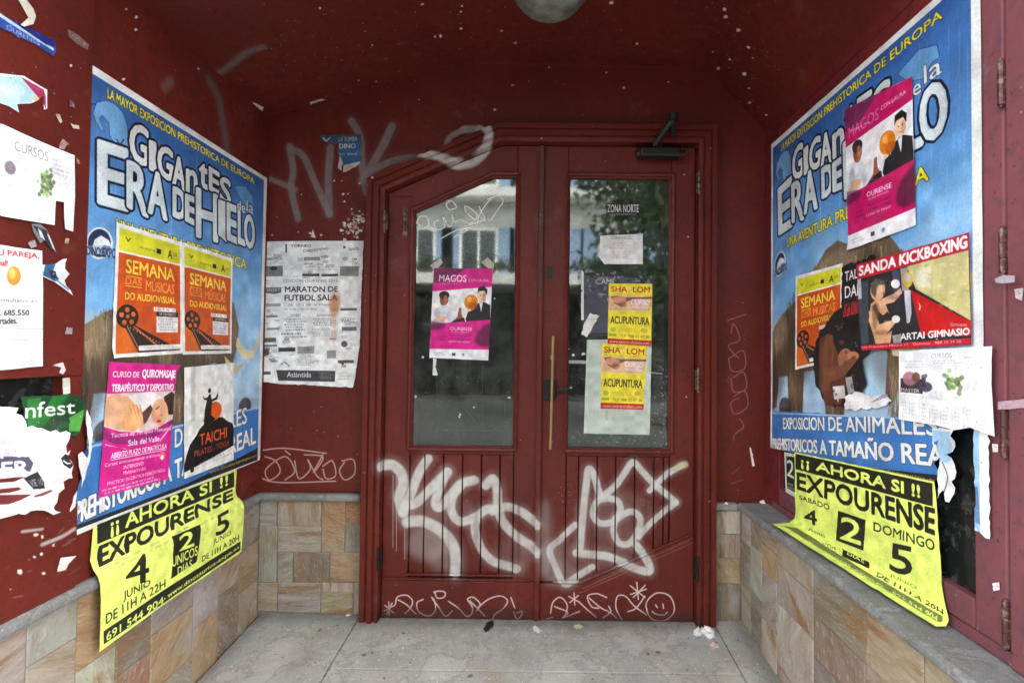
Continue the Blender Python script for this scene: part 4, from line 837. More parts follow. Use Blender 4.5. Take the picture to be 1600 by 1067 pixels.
paper("exhibition_poster", "large blue mammoth exhibition poster pasted on the left wall", "poster", PL, BPC, M_BP,
      uvo([(142, 102), (416, 279), (412, 420), (405, 718), (250, 781), (97, 844), (99, 815), (106, 786), (122, 745), (130, 720), (133, 688), (130, 655), (124, 636), (112, 605), (118, 560), (122, 520), (131, 400), (137, 250)]),
      .003, .002, torn=.004, which=(5, 6, 7, 8, 9, 10, 11, 12, 13, 14), grid=.045, curls=[(-.02, .1, .12, .02), (-.02, .45, .1, .012)], quadmap=qL, seed=1)
# right copy: upper sheet straight, lower band pasted askew
YR0, YR1 = 2.192, 1.146
def qR(u, v):
    zb = .992+.098*u
    if v > .185: return (YR0+(YR1-YR0)*u, zb+(v-.185)/.815*(2.193-zb))
    k = (v-.022)/.163; a = np.array([YR0, .834])*(1-u)+np.array([1.146, .938])*u; b = np.array([YR0, .998])*(1-u)+np.array([1.146, 1.098])*u
    c = a*(1-k)+b*k; return (c[0], c[1])
PRP = SidePlane(XR-.014)
paper("exhibition_poster", "large blue mammoth exhibition poster pasted over the right casement window", "poster", PRP, BPC, M_BP,
      [(0, .1855), (1, .1855), (1, 1), (0, 1)], .001, .0015, torn=.0, grid=.05, quadmap=qR, seed=2)
paper("poster_lower_sheet", "crooked blue lower sheet with two lines of white letters on the right window", "poster", PRP, BPC, M_BP,
      [(0, .022), (.862, .022), (.885, .045), (.868, .07), (.895, .09), (.88, .12), (.90, .150), (.91, .184), (0, .184)], .003, .0015, torn=.004, which=(1, 2, 3, 4, 5), grid=.05, quadmap=qR, seed=3, curls=[(.9, .1, .1, .012)])

# generic sheet helper
def sheet(name, label, plane, outl, ppm, bgc, draw, off=.004, rough=.55, cat="poster", group=None, seed=0, **k):
    cv = Canvas(plane, outl, ppm, bgc); draw(cv); cv.wear(seed); cv.grime(.09, 50, seed)
    lo, hi = cv.lo.copy(), cv.hi.copy(); m = print_mat(name+"_print", cv.image(name+"_image"), rough); cc = type('b', (), {})(); cc.lo, cc.hi = lo, hi
    return paper(name, label, cat, plane, cc, m, outl, off, seed=seed, group=group, **k)
class Local:                                    # draw in 0..1 poster coordinates, quad given TL,TR,BR,BL in pixels
    def __init__(s, c, quad):
        s.c = c; ab = c.plane.hit(quad); s.q = ab
    def mp(s, p): return bilin(s.q, np.asarray(p, float))
    def __enter__(s): s.c.mp = s.mp; return s.c
    def __exit__(s, *a): s.c.mp = None
U = lambda x0, y0, x1, y1: [(x0, y1), (x1, y1), (x1, y0), (x0, y0)]   # TL,TR,BR,BL with v up

def semana(quad):
    def d(c):
        with Local(c, quad) as c:
            c.poly(rect(.04, .80, .96, .965), (208, 206, 42)); c.poly(rect(.04, .03, .96, .785), (196, 78, 22))
            c.poly([(.04, .03), (.30, .03), (.12, .33), (.04, .38)], (214, 108, 34), .8)
            c.text("v", U(.12, .875, .2, .91), (60, 80, 20), .5); c.text("XUNTA", U(.32, .85, .55, .868), (90, 90, 30)); c.poly(rect(.57, .845, .64, .885), (30, 30, 30)); c.text("A", U(.75, .83, .83, .90), (30, 40, 20), 1); c.text("USC", U(.85, .86, .92, .89), (60, 60, 20))
            Y = (238, 204, 70); c.text("SEMANA", U(.14, .64, .86, .745), Y, 2.2); c.text("DAS", U(.14, .555, .36, .61), (226, 140, 60), 1); c.poly(rect(.14, .615, .36, .62), Y); c.poly(rect(.14, .54, .36, .545), Y); c.text("MÚSICAS", U(.42, .525, .86, .63), (228, 146, 62), 1.3)
            c.text("DO AUDIOVISUAL", U(.14, .44, .88, .495), Y, 1.5)
            c.poly([(.12, .26), (.30, .24), (.94, .04), (.94, .03), (.34, .03)], (42, 30, 26)); c.poly([(.24, .24), (.27, .24), (.62, .08), (.58, .08)], (200, 96, 40))
            c.ell(.18, .31, .145, .092, (42, 30, 26))
            for k in range(5): t = k*1.2566+.4; c.ell(.18+.08*math.cos(t), .31+.052*math.sin(t), .03, .02, (196, 96, 50))
            c.ell(.18, .31, .022, .015, (196, 96, 50))
            for k in range(14): c.ell(.22+.045*k, .225-.0135*k, .008, .006, (190, 150, 110)); c.ell(.18+.013*k, .235-.014*k, .008, .006, (190, 150, 110))
            c.poly(U(.54, .365, .88, .40), (232, 228, 224)); c.text("DEL 9 AL 13", U(.56, .372, .86, .393), (120, 60, 40), .5); c.poly(U(.58, .325, .92, .362), (40, 38, 44)); c.text("SETEMBRO", U(.62, .333, .88, .354), (220, 220, 220), .5)
            c.poly(U(.58, .19, .92, .322), (226, 222, 224)); c.greek(U(.60, .20, .9, .315), 5, (120, 110, 120), .7); c.greek(U(.8, .10, .92, .16), 3, (120, 50, 20), .7)
            c.poly(U(.34, .045, 1.0, .085), (232, 228, 224)); c.greek(U(.37, .052, .97, .078), 2, (140, 130, 130), .6); c.text("2010", U(.74, .033, .93, .045), (180, 180, 180))
    return d
q1 = [(178, 347), (281, 379), (282, 552), (170, 560)]
sheet("film_music_poster", "orange SEMANA poster with film reel, left one of the pair on the left mammoth poster", PL, q1, 1100, (228, 226, 222), semana(q1), .007, group="orange film week posters", amp=.002, seed=11, curls=[(170, 560, .05, .008)])
q2 = [(280.5, 378), (360, 404), (358, 552), (281.5, 554)]
sheet("film_music_poster", "orange SEMANA poster with film reel, right one of the pair on the left mammoth poster", PL, q2, 1100, (228, 226, 222), semana(q2), .008, group="orange film week posters", amp=.002, seed=12, curls=[(360, 478, .03, .006)])

SKN, SKD, SKL = (222, 168, 130), (168, 104, 74), (238, 200, 170)
def massage(c):
    q = [(165, 565), (272, 570), (258, 748), (148, 778)]
    with Local(c, q) as c:
        MG = (204, 30, 132)
        c.text("CURSO DE", U(.06, .885, .42, .93), (236, 220, 230), 1.2); c.text("QUIROMASAJE", U(.46, .865, .98, .95), (240, 230, 236), 3)
        c.text("TERAPÉUTICO Y DEPORTIVO", U(.06, .775, .97, .845), (240, 230, 236), 2.4)
        c.poly([(0, .76), (1, .77), (1, .52), (.75, .46), (.5, .44), (.2, .47), (0, .52)], (214, 196, 190))
        c.poly([(0, .74), (.15, .76), (.30, .73), (.50, .60), (.55, .50), (.4, .46), (.15, .49), (0, .53)], SKN); c.poly([(.28, .74), (.6, .77), (.8, .72), (.65, .63), (.48, .60), (.40, .66)], (232, 222, 220))
        c.ell(.36, .56, .13, .09, (226, 160, 96), 1, .3, soft=2); c.poly([(.28, .68), (.33, .7), (.52, .6), (.5, .48), (.38, .45), (.26, .5)], (232, 172, 116))
        for k in range(4): c.stroke([(.30+.05*k, .66-.01*k), (.36+.05*k, .60-.01*k)], 1.2, SKD, .6) if False else c.poly([(.30+.05*k, .67), (.315+.05*k, .67), (.37+.045*k, .58), (.36+.045*k, .58)], SKD, .6)
        c.poly([(.82, .72), (.95, .765), (1.0, .74), (1.0, .56), (.93, .56), (.86, .64)], (60, 36, 34)); c.ell(.78, .59, .14, .11, SKN, 1, -.4); c.ell(.72, .55, .07, .05, (226, 150, 122), .7, soft=3)
        c.poly([(.5, .6), (.62, .66), (.66, .62), (.58, .52), (.54, .5)], (90, 56, 50)); c.ell(.77, .515, .035, .012, (176, 50, 50)); c.poly([(.70, .62), (.76, .645), (.77, .64), (.71, .612)], (70, 40, 40)); c.poly([(.79, .57), (.83, .565), (.81, .55)], SKD)
        c.poly([(0, .47), (.15, .43), (.45, .40), (.75, .43), (1, .52), (1, -.01), (0, -.01)], MG); c.poly([(0, .52), (.1, .46), (.4, .42), (.7, .43), (1, .52), (1, .49), (.75, .38), (.45, .345), (.15, .38), (0, .43)], (150, 30, 110))
        W = (238, 214, 230)
        c.text("Técnica de Terapias Manuales", U(.10, .415, .98, .46), W, .8); c.text("Sala del Valle", U(.34, .345, .80, .39), W, 1.1)
        c.poly([(.03, .39), (.3, .325), (.34, .322), (.03, .38)], W, .8); c.poly([(.8, .35), (.99, .47), (.995, .46), (.82, .34)], W, .8)
        c.text("ABIERTO PLAZO DE MATRÍCULA", U(.12, .27, .93, .325), W, .9); c.poly(U(.12, .258, .93, .263), W); c.text("Cursos eminentemente prácticos", U(.05, .21, .82, .245), W, .5)
        c.text("INTENSIVO", U(.30, .17, .58, .20), W, .6); c.text("Mañanas/tardes", U(.30, .128, .62, .158), W, .5); c.ell(.87, .215, .05, .035, (236, 90, 110)); c.ell(.87, .20, .025, .02, W)
        c.text("PRÁCTICAS EN CENTROS CONCERTADOS", U(.10, .075, .94, .108), W, .4); c.greek(U(.02, .008, .98, .06), 2, W, .8, .7, .05)
sheet("massage_course_poster", "pink massage course poster on the lower part of the left mammoth poster", PL, [(165, 565), (272, 570), (258, 748), (148, 778)], 1300, (204, 30, 132), massage, .009, seed=13, amp=.002, curls=[(272, 570, .04, .01)])
def taichi(c):
    q = [(283, 574), (361, 567), (361, 718), (283, 748)]
    with Local(c, q) as c:
        c.poly([(0, .13), (.04, .2), (.1, .29), (.22, .36), (.28, .41), (.42, .47), (.6, .49), (.75, .47), (.85, .42), (.97, .38), (1, .33), (1, .15), (0, .04)], (22, 20, 22)); c.ell(.58, .55, .15, .09, (214, 84, 24)); c.poly([(.34, .47), (.44, .6), (.48, .66), (.5, .5)], (214, 84, 24))
        c.poly([(.36, .44), (.38, .58), (.42, .66), (.46, .72), (.50, .72), (.53, .64), (.50, .52), (.6, .47)], (20, 18, 20)); c.ell(.475, .755, .03, .025, (20, 18, 20)); c.poly([(.47, .70), (.38, .69), (.34, .72), (.36, .68), (.46, .66), (.6, .68), (.66, .74), (.64, .66), (.5, .64)], (20, 18, 20))
        c.text("TAICHI", U(.28, .255, .84, .36), (222, 88, 28), 1.8); c.text("PILATES - YOGA", U(.18, .165, .9, .22), (176, 70, 30), .8)
        c.poly([(0, 0), (1, 0), (1, .14), (0, .055)], (222, 222, 218)); c.ell(.14, .055, .035, .025, (30, 30, 30)); c.greek([(.25, .10), (.95, .115), (.95, .06), (.25, .05)], 2, (150, 150, 150), .6)
        c.poly(U(.12, .5, .2, 1), (150, 140, 136), .4, soft=5)
sheet("taichi_poster", "white TAICHI poster with black rock and orange disc", PL, [(283, 574), (361, 567), (361, 718), (283, 748)], 1300, (226, 226, 222), taichi, .010, seed=14, amp=.002)

YG_ = (226, 241, 116)
def yellow_left(c):
    BK = (28, 32, 22)
    c.poly([(146, 818), (362, 737), (362, 760), (146, 850)], BK); zy = lambda p: Z(3.558, 130, 720, p)
    c.text("¡¡ AHORA SI !!", zy([(135, 325), (790, 75), (790, 150), (135, 440)][0:1]+[(790, 78), (790, 148), (135, 425)]), YG_, 3.8)
    c.text("EXPOURENSE", zy([(70, 474), (816, 158), (816, 212), (70, 586)]), BK, 5.5)
    c.greek(zy([(120, 575), (700, 290), (720, 320), (140, 620)]), 2, (150, 158, 110), .55)
    c.text("4", zy([(222, 560), (345, 510), (345, 665), (222, 695)]), BK, 4.5)
    c.text("JUNIO", zy([(205, 725), (355, 655), (355, 700), (205, 785)]), BK, .9); c.text("DE 11H A 22H", zy([(108, 850), (440, 655), (440, 698), (108, 905)]), BK, 1.2)
    c.poly(zy([(475, 420), (635, 352), (615, 560), (472, 655)]), BK); c.text("2", zy([(520, 420), (600, 375), (600, 470), (520, 500)]), YG_, 3); c.text("UNICOS", zy([(480, 535), (620, 470), (620, 520), (480, 590)]), YG_, 1.6); c.text("DIAS", zy([(510, 590), (590, 545), (590, 590), (510, 635)]), YG_, 1)
    c.text("5", zy([(725, 310), (800, 268), (795, 385), (725, 418)]), BK, 4); c.text("JUNIO", zy([(708, 435), (808, 385), (808, 415), (708, 475)]), BK, .7); c.text("DE 11H A 20H", zy([(645, 530), (852, 408), (852, 440), (645, 560)]), BK, 1.0)
    c.poly(zy([(425, 720), (860, 445), (860, 495), (95, 1018), (95, 945)]), BK)
    c.text("691 544 904", zy([(110, 955), (430, 750), (430, 790), (110, 1000)]), YG_, 1.4); c.text("- www.dinosaurios-expo.es", zy([(432, 750), (852, 468), (852, 488), (432, 785)]), YG_, .9)
sheet("yellow_event_poster", "fluorescent yellow AHORA SI EXPOURENSE poster hanging over the left ledge", PLY, [(140, 822), (366, 733), (366, 775), (374, 782), (373, 862), (260, 938), (150, 1018), (151, 912), (140, 890)], 1000, YG_, yellow_left, .009, .5, seed=15, amp=.002, grid=.02)
def yellow_right(c):
    BK = (28, 32, 22); z = lambda p: Z(3.333, 1200, 680, p)
    c.poly(z([(155, 95), (875, 250), (875, 370), (155, 175)]), BK)
    c.text("¡¡ AHORA SI !!", z([(185, 118), (808, 262), (808, 340), (185, 172)]), YG_, 4); c.text("EXPOURENSE", z([(163, 193), (885, 384), (885, 516), (163, 277)]), BK, 6.5)
    c.text("SABADO", z([(175, 310), (332, 360), (332, 390), (175, 330)]), BK, 1); c.text("DOMINGO", z([(565, 450), (885, 545), (885, 602), (565, 495)]), BK, 1.3)
    c.text("4", z([(200, 385), (268, 395), (268, 470), (200, 450)]), BK, 4); c.poly(z([(378, 392), (525, 440), (510, 600), (368, 545)]), BK); c.text("2", z([(395, 420), (500, 450), (495, 570), (390, 535)]), YG_, 4)
    c.text("5", z([(655, 560), (770, 585), (760, 738), (650, 700)]), BK, 4.5); c.text("JUNIO", z([(228, 490), (310, 525), (310, 550), (228, 515)]), BK, .9); c.text("DE 11H A 22H", z([(170, 520), (370, 600), (370, 615), (170, 535)]), BK, .7)
    c.poly(z([(400, 590), (540, 660), (545, 712), (400, 645)]), BK); c.text("DIAS", z([(430, 608), (515, 648), (515, 680), (430, 640)]), YG_, 1)
    c.text("JUNIO", z([(650, 715), (790, 785), (790, 805), (650, 735)]), (110, 120, 50), .7); c.text("DE 11H A 20H", z([(585, 720), (930, 905), (930, 945), (585, 755)]), BK, 1.2)
    c.poly(z([(60, 478), (880, 990), (940, 995), (935, 968), (150, 492)]), (70, 78, 52), .75); c.text("www.dinosaurios-expo.es   691 544 904", z([(80, 482), (920, 975), (890, 990), (70, 492)]), YG_, .8)
    c.poly(z([(20, 470), (60, 470), (880, 985), (950, 1005), (940, 1020), (880, 1015)]), (226, 240, 120), .8)
sheet("yellow_event_poster", "fluorescent yellow AHORA SI EXPOURENSE poster drooping onto the right ledge", PF, [(1245, 706), (1465, 752), (1470, 800), (1478, 925), (1487, 962), (1485, 984), (1462, 984), (1207, 822), (1240, 818), (1246, 800)], 1000, YG_, yellow_right, .005, .5, seed=16, amp=.006, grid=.02)
def two_strip(c):
    c.poly([(1229, 712), (1244, 714), (1244, 770), (1230, 762)], (34, 36, 32)); c.text("2", [(1230, 718), (1241, 720), (1241, 748), (1230, 742)], (210, 212, 190), 1.6); c.greek([(1230, 752), (1242, 756), (1242, 768), (1230, 762)], 2, (200, 200, 180))
sheet("poster_fragment", "narrow dark strip with a pale 2 peeking out beside the right yellow poster", PRP, [(1226, 706), (1250, 711), (1248, 780), (1228, 768)], 1000, (206, 210, 190), two_strip, .0005, cat="paper scrap", seed=17, grid=.02)

# posters on the right window
def magos(quad, fl=0):
    def d(c):
        with Local(c, quad) as c:
            MG = (190, 8, 92) if fl else (212, 20, 136)
            c.poly([(0, 1), (1, 1), (1, .80), (0, .74)] if not fl else [(0, 1), (1, 1), (1, .845), (0, .725)], MG); c.poly([(0, 1), (.55, 1), (.2, .84), (0, .84)], (96, 40, 76), .8, soft=6)
            c.text("MAGOS", U(.10, .85, .56, .925) if not fl else [(.06, .855), (.55, .90), (.55, .82), (.06, .78)], (236, 220, 230) if not fl else (214, 90, 150), 1.4); c.text("CON LAURA", U(.60, .855, .94, .885) if not fl else [(.58, .9), (.92, .935), (.92, .905), (.58, .87)], (236, 190, 214), .4); c.greek(U(.1, .82, .5, .835), 1, (240, 200, 220))
            # two conjurors with an orange ball, kept generic
            c.poly([(.02, .42), (.10, .56), (.24, .60), (.36, .52), (.40, .41), (.02, .38)], (214, 216, 220)); c.ell(.20, .655, .075, .072, SKD); c.ell(.20, .70, .088, .045, (46, 32, 28)); c.poly([(.04, .42), (.12, .47), (.26, .46), (.22, .40)], SKN)
            c.poly([(.58, .44), (.62, .53), (.72, .60), (.86, .64), (.99, .60), (1.0, .42), (.6, .41)], (26, 26, 34)); c.poly([(.80, .62), (.86, .63), (.84, .52)], (226, 226, 230)); c.ell(.84, .70, .075, .072, SKL); c.poly([(.76, .72), (.77, .79), (.86, .81), (.93, .77), (.92, .71), (.88, .755), (.79, .75)], (30, 26, 26))
            c.ell(.66, .63, .115, .082, (224, 128, 22)); c.ell(.63, .66, .04, .03, (250, 190, 90), .8, soft=3); c.poly([(.60, .56), (.70, .54), (.73, .57), (.66, .53), (.61, .52)], (228, 200, 180)); c.poly([(.34, .40), (.44, .46), (.46, .56), (.50, .57), (.51, .49), (.56, .44), (.52, .40)], (150, 80, 60)); c.poly([(.30, .39), (.45, .44), (.56, .46), (.58, .40)], (30, 24, 30))
            c.ell(.165, .645, .03, .055, (96, 54, 40), .6, 0, soft=4); c.ell(.225, .67, .03, .03, (214, 150, 120), .7, 0, soft=4); c.ell(.88, .69, .03, .05, (180, 120, 96), .6, 0, soft=4); c.ell(.10, .50, .05, .06, (160, 164, 176), .6, 0, soft=5); c.ell(.30, .47, .04, .05, (170, 174, 186), .6, 0, soft=5); c.ell(.70, .59, .07, .04, (160, 70, 10), .6, 0, soft=5); c.stroke([(.62, .46), (.76, .55), (.86, .52)], .02, (70, 70, 84), .0) if False else None
            for i, (x, y) in enumerate(((.20, .655), (.84, .70))): c.ell(x-.025, y+.005, .008, .006, (30, 20, 20)); c.ell(x+.03, y+.005, .008, .006, (30, 20, 20)); c.poly([(x-.02, y-.035), (x+.03, y-.035), (x+.005, y-.045)], (150, 60, 60))
            c.poly([(0, .38), (1, .44), (1, .11), (0, .09)], MG); c.ell(1.0, .28, .25, .12, (60, 14, 44), .7, .3, soft=14); c.ell(0, .36, .25, .05, (60, 14, 44), .6, 0, soft=10)
            W = (238, 190, 220); c.text("OURENSE", U(.33, .315, .70, .35), W, 1.1); c.text("TEATRO PRINCIPAL", U(.34, .29, .66, .303), W, .3)
            for k in range(3): c.text(["SABADO 28 MAIO", "DOMINGO 29 MAIO", "LUNS 30 MAIO"][k], U(.32, .245-.032*k, .68, .262-.032*k), (70, 10, 60) if k < 2 else W, .6)
            c.text("17:30 h", U(.16, .235, .27, .25), (70, 10, 60), .4); c.text("20:30 h", U(.16, .2, .27, .215), (70, 10, 60), .4)
            c.poly([(0, .10), (1, .115), (1, 0), (0, 0)], (232, 230, 236)); c.greek(U(.06, .03, .28, .07), 2, (150, 150, 160)); c.poly(U(.38, .035, .44, .065), (60, 60, 80)); c.ell(.57, .05, .025, .016, (130, 150, 170))
    return d
qm = [(1327, 170), (1431, 122), (1436, 352), (1330, 391)]
qm2 = [(1324, 172), (1430, 120), (1436, 352), (1330, 391)]
sheet("magicians_poster", "magenta MAGOS poster pasted at a tilt on the right mammoth poster", PRP, qm2, 1200, (228, 226, 230), magos(qm2, 1), .008, seed=18, amp=.002, curls=[(1330, 391, .04, .006)])
q3 = [(1246, 432), (1320, 411), (1320, 560), (1245, 578)]
sheet("film_music_poster", "orange SEMANA poster with film reel, half covered on the right mammoth poster", PRP, q3, 1100, (228, 226, 222), semana(q3), .006, group="orange film week posters", seed=19)
def dark(c):
    c.poly([(1322, 415), (1380, 400), (1380, 640), (1290, 640)], (24, 22, 24)); c.text("TALLER DE", [(1325, 425), (1380, 411), (1380, 424), (1325, 440)], (226, 220, 220), 1); c.text("DANZA", [(1325, 448), (1372, 438), (1372, 456), (1325, 466)], (226, 220, 220), 1); c.text("15 de XUÑO", [(1326, 470), (1350, 464), (1346, 490), (1322, 496)], (206, 40, 50), 1)
    c.poly([(1285, 530), (1300, 520), (1318, 560), (1330, 600), (1318, 632), (1296, 634), (1284, 600)], (92, 50, 36)); c.ell(1325, 560, 11, 16, (150, 92, 66), 1, .2); c.poly([(1290, 545), (1296, 522), (1306, 524), (1308, 556), (1300, 610), (1288, 612)], (110, 64, 44)); c.ell(1338, 556, 9, 7, (180, 116, 84)); c.poly([(1290, 575), (1320, 570), (1340, 555), (1345, 562), (1322, 590), (1292, 600)], (120, 70, 48)); c.stroke([(1312, 610), (1314, 626)], 2, (200, 190, 180))
    c.poly([(1326, 590), (1336, 588), (1340, 612), (1330, 616)], (200, 200, 200), .7); c.poly([(1306, 604), (1324, 602), (1326, 622), (1308, 624)], (206, 200, 196))
    for _ in range(26): c.ell(random.uniform(1300, 1345), random.uniform(505, 620), random.uniform(1, 4), random.uniform(1, 4), random.choice([(70, 50, 60), (110, 80, 80), (140, 50, 60), (60, 60, 80)]), .6)
sheet("dance_poster", "torn black workshop poster with crouching figures on the right mammoth poster", PRP, [(1320, 418), (1372, 398), (1378, 470), (1372, 545), (1352, 560), (1360, 600), (1348, 622), (1330, 636), (1296, 634), (1278, 600), (1274, 555), (1284, 520), (1305, 492), (1320, 480)], 1000, (24, 22, 24), dark, .0095, seed=20, torn=.003, cat="poster")
def torn_snow(c):
    c.poly([(1330, 622), (1350, 612), (1390, 618), (1392, 630), (1360, 634)], (230, 226, 228)); c.poly([(1365, 630), (1390, 612), (1400, 618)], (110, 100, 140), .6)
sheet("torn_poster_edge", "white torn paper edge below the black workshop poster", PRP, [(1325, 620), (1345, 612), (1372, 618), (1392, 616), (1400, 626), (1390, 634), (1360, 640), (1326, 639)], 900, (228, 224, 226), torn_snow, .0105, cat="paper scrap", torn=.0025, seed=21)
def kick(c):
    qk = [(1335, 416), (1522, 363), (1526, 540), (1350, 548)]
    c.poly([(1336, 425), (1522, 380), (1526, 545), (1340, 550)], (34, 34, 40))
    z = lambda p: Z(3.442, 1200, 350, p)
    c.poly(z([(770, 230), (1105, 130), (1118, 520), (820, 350)]), (196, 188, 130)); c.poly(z([(815, 250), (900, 220), (900, 330), (830, 350)]), (220, 216, 196), .8, soft=8)
    for _ in range(30): x, y = random.uniform(860, 1100), random.uniform(200, 470); c.ell(*z([(x, y)])[0], random.uniform(2, 6), random.uniform(1, 4), random.choice([(224, 218, 180), (150, 150, 80), (206, 170, 90)]), .5, soft=3)
    c.poly(z([(790, 355), (1118, 525), (1122, 600), (850, 600)]), (190, 16, 20)); c.poly(z([(830, 415), (845, 440), (843, 465), (835, 462), (840, 440)]), (230, 200, 190))
    c.poly(z([(490, 330), (560, 300), (560, 640), (490, 655)]), (60, 66, 76)); c.poly(z([(495, 300), (520, 295), (525, 400), (500, 410)]), (170, 180, 184)); c.poly(z([(690, 250), (730, 250), (735, 370), (700, 380)]), (70, 80, 110), .8); c.poly(z([(735, 240), (775, 235), (780, 360), (745, 360)]), (190, 180, 170), .8)
    # kickboxer in guard: torso, arms, gloves
    SK = (206, 156, 118); c.poly(z([(575, 430), (610, 400), (650, 420), (680, 500), (690, 560), (680, 640), (600, 645), (585, 590), (562, 520)]), SK); c.poly(z([(585, 440), (600, 430), (640, 480), (665, 470), (682, 500), (690, 575), (640, 600), (600, 570), (580, 500)]), (44, 36, 30)); c.poly(z([(605, 440), (640, 430), (665, 470), (640, 492), (615, 470)]), SK)
    c.ell(*z([(612, 355)])[0], 11.5, 17, SK, 1, .1); c.poly(z([(578, 370), (575, 320), (600, 295), (640, 300), (655, 325), (620, 330), (605, 360), (600, 400)]), (84, 76, 66)); c.poly(z([(640, 365), (655, 372), (640, 385)]), (150, 90, 80))
    c.poly(z([(630, 405), (700, 375), (735, 345), (745, 370), (700, 420), (645, 435)]), (216, 170, 140)); c.poly(z([(562, 470), (590, 460), (620, 540), (700, 515), (705, 535), (650, 600), (610, 610), (575, 550)]), (216, 166, 126)); c.ell(*z([(710, 512)])[0], 6.5, 6, (228, 220, 214)); c.ell(*z([(708, 322)])[0], 7, 7, (226, 222, 218)); c.ell(*z([(775, 300)])[0], 8, 12, (206, 170, 60)); c.ell(*z([(775, 290)])[0], 5, 7, (180, 190, 200), .8)
    for x_, y_, a_, b_, cc_, al_ in ((600, 470, 6, 14, (120, 80, 54), .6), (640, 585, 14, 4, (130, 84, 56), .6), (622, 350, 5, 8, (232, 188, 152), .6), (595, 520, 4, 14, (150, 104, 72), .6), (700, 395, 10, 3, (150, 100, 76), .6), (668, 530, 8, 3, (236, 196, 160), .6)): c.ell(*z([(x_, y_)])[0], a_, b_, cc_, al_, 0, soft=6)
    c.poly(z([(755, 360), (790, 355), (795, 480), (785, 530), (770, 535)]), (198, 198, 206)); c.poly(z([(690, 600), (740, 590), (740, 640), (700, 650)]), (150, 150, 150))
    c.poly(z([(495, 222), (1108, 50), (1108, 140), (500, 300)]), (180, 24, 44)); c.text("SANDA KICKBOXING", z([(510, 230), (1095, 62), (1095, 128), (510, 280)]), (238, 228, 228), 4)
    c.text("Gimnasio", z([(1008, 530), (1098, 532), (1098, 550), (1008, 550)]), (230, 200, 200), .8); c.text("ARTAI GIMNASIO", z([(735, 590), (1110, 558), (1110, 595), (735, 625)]), (238, 232, 232), 2.0)
    c.poly(z([(505, 655), (1122, 612), (1122, 650), (505, 680)]), (186, 20, 40)); c.text("Rua Francisco Moure 11   Ourense   988 12 34 56", z([(515, 658), (1065, 622), (1065, 638), (515, 668)]), (236, 200, 204), .6)
sheet("kickboxing_poster", "red SANDA KICKBOXING poster with a fighter in guard", PRP, [(1344, 414), (1522, 363), (1526, 538), (1352, 548)], 1050, (186, 20, 40), kick, .011, seed=22, amp=.002)
def flyer(c, q, big=1):
    with Local(c, q) as c:
        G = (150, 152, 158); c.text("CURSOS", U(.40, .88, .62, .94), (140, 146, 160), .6); c.greek(U(.40, .80, .72, .86), 2, G, .5); c.greek(U(.08, .74, .36, .86), 3, G, .4); c.greek(U(.74, .74, .95, .9), 4, (160, 150, 170), .5)
        c.poly(U(.02, .40, .30, .60), (56, 46, 50)); c.ell(.14, .60, .09, .10, (170, 110, 130), .9, soft=3); c.ell(.22, .62, .05, .07, (110, 70, 50), .9, soft=2); c.ell(.33, .50, .08, .07, (60, 60, 80), .9, soft=2); c.text("MASTER", U(.03, .41, .26, .46), (220, 220, 220), .6)
        for k in range(9): c.ell(.30+.05*random.random(), .45+.2*random.random(), .02, .03, (60, 50, 56), .7)
        for k in range(34): c.ell(.63+random.gauss(0, .05), .56+random.gauss(0, .07), .022, .028, random.choice([(96, 138, 60), (150, 180, 110), (60, 90, 50), (120, 120, 90)]), .7, soft=1)
        c.greek(U(.05, .34, .6, .38), 2, G, .5)
        for k in range(1, 9): c.poly(U(.02+.118*k, .01, .023+.118*k, .30), (150, 150, 150), .7)
        for k in range(9): c.greek([(.04+.118*k, .28), (.11+.118*k, .28), (.11+.118*k, .03), (.04+.118*k, .03)], 5, G, .35, .8, .3, seed=k)
qf = [(1412, 548), (1560, 541), (1564, 682), (1412, 655)]
sheet("tear_off_flyer", "white course flyer with tear-off tabs and small photos at the right window edge", PRP, [(1412, 549), (1480, 545), (1560, 541), (1559, 600), (1564, 682), (1525, 668), (1500, 672), (1470, 664), (1412, 655)], 1000, (236, 236, 238), lambda c: flyer(c, qf), .012, seed=23, cat="flyer", amp=.003)
def strip(c):
    c.poly([(1520, 500), (1532, 500), (1536, 835), (1524, 820)], (150, 190, 220)); c.poly([(1526, 760), (1532, 760), (1536, 820), (1528, 815)], (70, 100, 150), .7)
sheet("poster_strip", "long white and blue strip left from a torn poster below the tear-off flyer", PRP, [(1526, 640), (1549, 640), (1551, 842), (1527, 828), (1529, 770), (1525, 720)], 900, (234, 235, 236), strip, .0055, cat="paper scrap", torn=.0015, seed=24)
def tornblue(c): c.poly([(1460, 672), (1500, 675), (1490, 720), (1470, 730)], (160, 196, 222)); c.poly([(1472, 720), (1500, 730), (1496, 760), (1480, 790)], (225, 226, 226)); c.stroke([(1478, 722), (1486, 745), (1480, 770)], 1.5, (60, 70, 80))
sheet("torn_poster_flap", "ragged pale flap curling over the dark pane beside the yellow poster", PRP, [(1462, 668), (1503, 672), (1504, 690), (1494, 706), (1484, 710), (1497, 725), (1500, 738), (1492, 752), (1498, 762), (1488, 785), (1482, 783), (1479, 765), (1470, 780), (1470, 735), (1474, 715), (1464, 700)], 900, (220, 224, 228), tornblue, .008, cat="paper scrap", torn=.003, seed=25, curls=[(1503, 680, .05, .02)])

